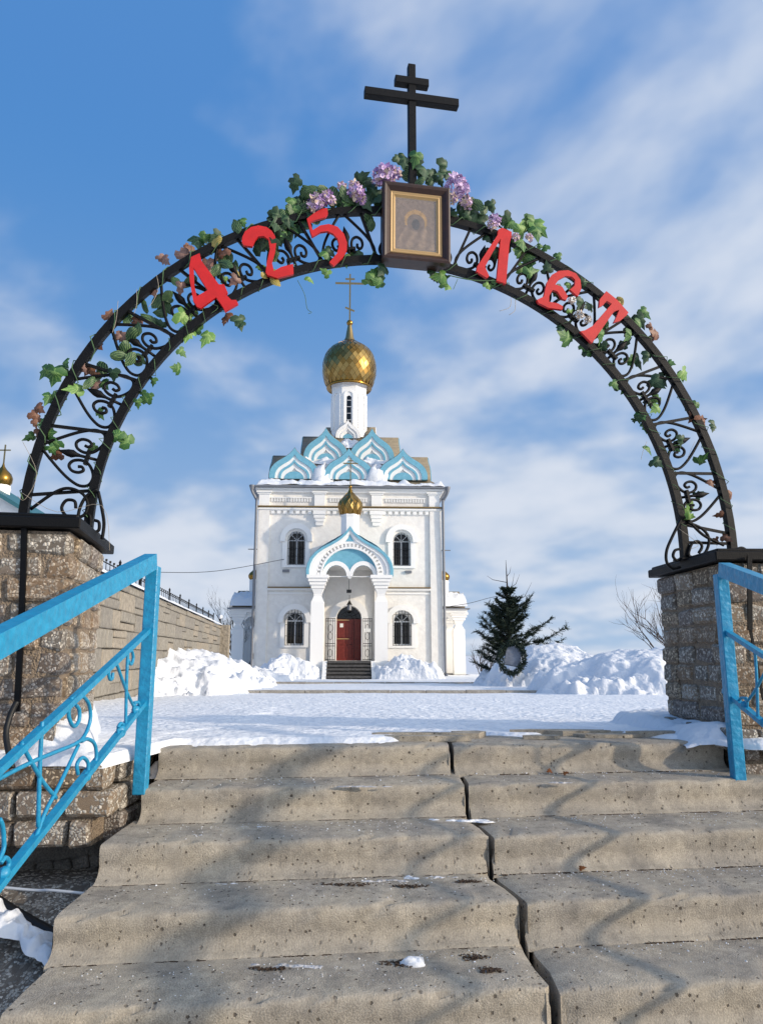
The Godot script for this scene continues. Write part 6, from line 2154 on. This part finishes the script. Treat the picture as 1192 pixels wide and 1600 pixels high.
func chapel():
	# the corner of another white building past the arch's foot
	var c := Vector3(-16.6, -1.0, -30.0)
	var root := thing("chapel", "corner of a white building with a teal roof behind the arch's foot", "building", "", c)
	var p1 := on_z(0, 769, -30.0) - c
	var p2 := on_z(78, 816, -30.0) - c
	var up := (p1 - p2) / (p1.x - p2.x)
	var ax := p1.x - 3.5
	var ay := p2.y + up.y * (ax - p2.x)
	var w := MB.new()
	w.prism(PackedVector2Array([Vector2(ax * 2 - p2.x + 0.4, -1), Vector2(p2.x - 0.4, -1), Vector2(p2.x - 0.4, p2.y + 0.05), Vector2(ax, ay - 0.2), Vector2(ax * 2 - p2.x + 0.4, p2.y + 0.05)]), -3.0, 0.0)
	part(root, "wall", w.done(), M.plaster)
	var r := MB.new()
	r.prism(PackedVector2Array([Vector2(p2.x, p2.y - 0.18), Vector2(p2.x, p2.y), Vector2(ax, ay), Vector2(ax, ay - 0.18)]), -3.2, 0.3)
	r.prism(PackedVector2Array([Vector2(ax - 0.004, ay - 0.18), Vector2(ax - 0.004, ay), Vector2(ax * 2 - p2.x, p2.y), Vector2(ax * 2 - p2.x, p2.y - 0.18)]), -3.2, 0.302)
	part(root, "roof", r.done(), M.teal_roof)
	for k in 3:
		part(root, "string_course", MB.new().span(Vector3(ax - 2.0, p2.y - [0.5, 0.25, 1.6][k], 0.0), Vector3(p2.x - 0.35, p2.y - [0.35, 0.05, 1.4][k], [0.1, 0.18, 0.09][k])).done(), M.trim)
	for x in [p2.x - 3.6, p2.x - 2.2, p2.x - 0.8]:
		part(root, "pilaster", MB.new().span(Vector3(x - 0.3, -1, 0.0), Vector3(x + 0.3, p2.y - 0.3, 0.15)).done(), M.trim)
	var dc := on_z(4, 748, -31.5) - c
	drum(root, "drum", dc + Vector3(0, -1.9, 0), 0.34, 1.6, false)
	part(root, "dome", MB.new().smooth().lathe([Vector2(0.30, -0.36), Vector2(0.42, -0.18), Vector2(0.44, 0.02), Vector2(0.36, 0.22), Vector2(0.18, 0.4), Vector2(0.07, 0.55), Vector2(0.02, 0.75)], 20, dc).done(), M.gold)
	part(root, "cross", MB.new().box(dc + Vector3(0, 1.1, 0), Vector3(0.05, 0.9, 0.05)).box(dc + Vector3(0, 1.3, 0), Vector3(0.5, 0.05, 0.05)).done(), M.gold_pale)

func branch(mb: MB, p: Vector3, d: Vector3, len: float, r: float, depth: int, spread: float, up: float):
	var pts := [p]
	var rad := [r]
	var q := p
	var dd := d
	for i in 4:
		dd = (dd + Vector3(rng.randfn(), rng.randfn(), rng.randfn()) * 0.10 + Vector3(0, up, 0)).normalized()
		q += dd * len / 4
		pts.append(q)
		rad.append(r * (1.0 - 0.17 * (i + 1)))
	mb.tube(pts, rad, 5 if r > 0.012 else 3, false)
	if depth <= 0:
		return
	var n := rng.randi_range(3, 4)
	for i in n:
		var t := rng.randf_range(0.35, 1.0)
		var k := clampi(int(t * 4), 0, 3)
		var at: Vector3 = pts[k].lerp(pts[k + 1], t * 4 - k)
		var nd := (dd + Vector3(rng.randfn(), rng.randfn() * 0.6, rng.randfn()) * spread).normalized()
		branch(mb, at, nd, len * rng.randf_range(0.5, 0.8), r * 0.55, depth - 1, spread, up)

func bare_bush(called: String, label: String, c: Vector3, stems: int, h: float, r: float, seed_: int, depth := 3, lean := Vector3.ZERO, category := "bush"):
	rng.seed = seed_
	var root := thing(called, label, category, "", c)
	for s in stems:
		var mb := MB.new().smooth()
		var a := TAU * s / stems + rng.randf()
		branch(mb, Vector3(cos(a) * 0.08, 0, sin(a) * 0.08), (Vector3(cos(a) * 0.5, 1.0, sin(a) * 0.5) + lean).normalized(), h * rng.randf_range(0.45, 0.6), r, depth, 0.42, 0.08)
		part(root, "stem", mb.done(), M.twig)

func spruce():
	rng.seed = 733
	var c := Vector3(4.75, -0.7, -28.0)
	var H := 4.75
	var root := thing("spruce_tree", "scruffy dark spruce with a long bare leading shoot standing behind the snow heap", "tree", "", c)
	part(root, "trunk", MB.new().smooth().tube([Vector3(0, 0, 0), Vector3(0.03, H * 0.3, 0), Vector3(-0.02, H * 0.6, 0), Vector3(0.02, H * 0.8, 0), Vector3(0.0, H, 0)], [0.1, 0.08, 0.05, 0.03, 0.006], 8).done(), M.bark)
	var limbs := MB.new()
	var crown := MB.new()
	var n := 120
	for i in n:
		var t := pow(float(i) / n, 0.9)
		var y := lerpf(0.35, H * 0.76, t)
		var a := i * 2.39996 + rng.randf_range(-0.9, 0.9)
		var reach := lerpf(1.35, 0.18, pow(t, 1.9)) * rng.randf_range(0.35, 1.3)
		if t > 0.72 and rng.randf() < 0.35:
			continue
		var lift := lerpf(0.15, 0.75, t) + rng.randf_range(-0.1, 0.25)
		var d := Vector3(cos(a), lift, sin(a)).normalized()
		var p0 := Vector3(0, y, 0)
		var tip := p0 + d * reach
		var sag := p0 + d * reach * 0.55 + Vector3(0, -0.06 * reach, 0)
		limbs.tube([p0, sag, tip], [0.018, 0.012, 0.004], 4, false)
		spray(crown, p0, sag, tip, reach)
	# a few longer boughs that stick out to one side
	for k in [[1.9, 1.3, 0.9], [2.15, 1.75, 0.55], [1.55, 2.1, 0.8], [1.2, 1.25, 0.5], [-0.6, 2.6, 0.8], [0.8, 2.9, 0.9]]:
		var p0 := Vector3(0, k[1] * 0.5 + 0.5, 0)
		var tip := Vector3(k[0], k[1] + 0.45, k[2] - 0.4)
		var sag := p0.lerp(tip, 0.55) + Vector3(0, -0.15, 0)
		limbs.tube([p0, sag, tip], [0.02, 0.013, 0.004], 4, false)
		spray(crown, p0.lerp(tip, 0.35), sag, tip, p0.distance_to(tip) * 0.8)
	# bare shoots round the leader
	for k in [[0.3, 3.5, 0.75], [0.5, 3.6, 0.6], [-0.75, 3.9, 0.25], [-0.3, 3.2, 0.55], [0.95, 3.0, 0.9], [0.18, 4.1, 0.4]]:
		limbs.tube([Vector3(0, k[1], 0), Vector3(k[0] * 0.7, k[1] + k[2] * 0.4, 0.02), Vector3(k[0], k[1] + k[2], 0.05)], [0.014, 0.01, 0.003], 4, false)
	part(root, "limbs", limbs.done(), M.bark)
	part(root, "crown", crown.done(), M.needles)

func spray(mb: MB, p0: Vector3, sag: Vector3, tip: Vector3, reach: float):
	# needle-covered side twigs along a bough
	var n := int(26 + reach * 62)
	for i in n:
		var t := rng.randf_range(0.12, 1.0)
		var p := p0.lerp(sag, t * 2) if t < 0.5 else sag.lerp(tip, t * 2 - 1)
		var d := (tip - p0).normalized()
		var out := (d * 0.7 + Vector3(rng.randfn(), rng.randfn() * 0.55 - 0.1, rng.randfn()) * 0.75).normalized()
		var l := rng.randf_range(0.07, 0.2) * (0.6 + 0.5 * reach)
		# each twig: a spiky blade in two crossed planes
		var s := out.cross(Vector3(rng.randfn(), rng.randfn(), rng.randfn())).normalized()
		for pl in 2:
			var sd := s if pl == 0 else out.cross(s)
			for q in 4:
				var c := p + out * l * (0.2 + 0.25 * q)
				var e := 0.034 * (1.15 - 0.2 * q)
				mb.tri(c - out * 0.016, c + out * 0.016, c + sd * e + out * 0.03)
				mb.tri(c + out * 0.016, c - out * 0.016, c - sd * e + out * 0.03)

func wreath():
	rng.seed = 744
	var c := on_z(800, 1028, -24.3)
	var root := thing("memorial_wreath", "dark evergreen wreath round a grey stone panel leaning on the peaked snow heap", "wreath", "", c)
	root.rotation = Vector3(-0.25, -0.1, -0.2)
	var mb := MB.new()
	for i in 1500:
		var a := rng.randf() * TAU
		var t := rng.randf() * TAU
		var r := 0.09 * sqrt(rng.randf())
		var ring := Vector3(cos(a) * 0.38, sin(a) * 0.50, 0)
		var p := ring + (ring.normalized() * cos(t) + Vector3.BACK * sin(t)) * r
		var out := (Vector3(-sin(a), cos(a), 0) * 0.5 + Vector3(rng.randfn(), rng.randfn(), rng.randfn()) * 0.7).normalized()
		var sd := out.cross(Vector3(rng.randfn(), rng.randfn(), rng.randfn())).normalized() * 0.018
		mb.tri(p - sd, p + sd, p + out * 0.12)
	part(root, "foliage", mb.done(), M.wreath)
	part(root, "stone_panel", MB.new().cbox(Vector3(0.02, 0.08, -0.06), Vector3(0.52, 0.66, 0.06), 0.015).done(), M.stone)

func wires():
	var w := part(self, "overhead_wire", MB.new().tube(curve([on_z(-40, 878, -30.0), on_z(120, 888, -33.0), on_z(245, 894, -35.0), on_z(340, 892, -37.5), on_z(448, 873, -39.85)], 6), 0.014, 4).done(), M.wire)
	tag(w, "thin overhead wire sagging from beyond the pillar to the church's upper window", "wire")
	var w2 := part(self, numbered("service_wire"), MB.new().tube(curve([on_z(700, 948, -40.5), on_z(735, 942, -42.0), on_z(765, 934, -44.0), on_z(786, 930, -45.5)], 6), 0.014, 4).done(), M.wire)
	tag(w2, "thin wire running from the church past the spruce", "wire")

func background():
	stone_wall()
	chapel()
	spruce()
	wreath()
	wires()
	bare_bush("bare_tree", "bare brown tree in the gap between the stone wall and the church", Vector3(-8.3, -0.9, -44.0), 5, 4.6, 0.06, 821, 4, Vector3.ZERO, "tree")
	bare_bush("bare_tree", "thin bare tree whose twigs show over the stone wall's fence", Vector3(-10.6, -0.7, -27.0), 3, 5.6, 0.05, 822, 4, Vector3.ZERO, "tree")
	bare_bush("bare_bush", "bare twiggy bush between the church's side porch and the spruce", Vector3(4.6, -0.7, -34.0), 6, 2.0, 0.025, 823, 3)
	bare_bush("bare_bush", "leafless bush whose twigs reach out from behind the shaded brick pillar", Vector3(9.6, -0.6, -23.5), 6, 3.6, 0.035, 824, 3, Vector3(-0.35, 0, 0))


func _ready():
	make_materials()
	view_and_light()
	ground()
	leaf_shapes()
	stairs()
	snow_heaps()
	church()
	gate_pillars()
	iron_arch()
	railings()
	background()
	cross_and_picture()
	letters()
	garlands()
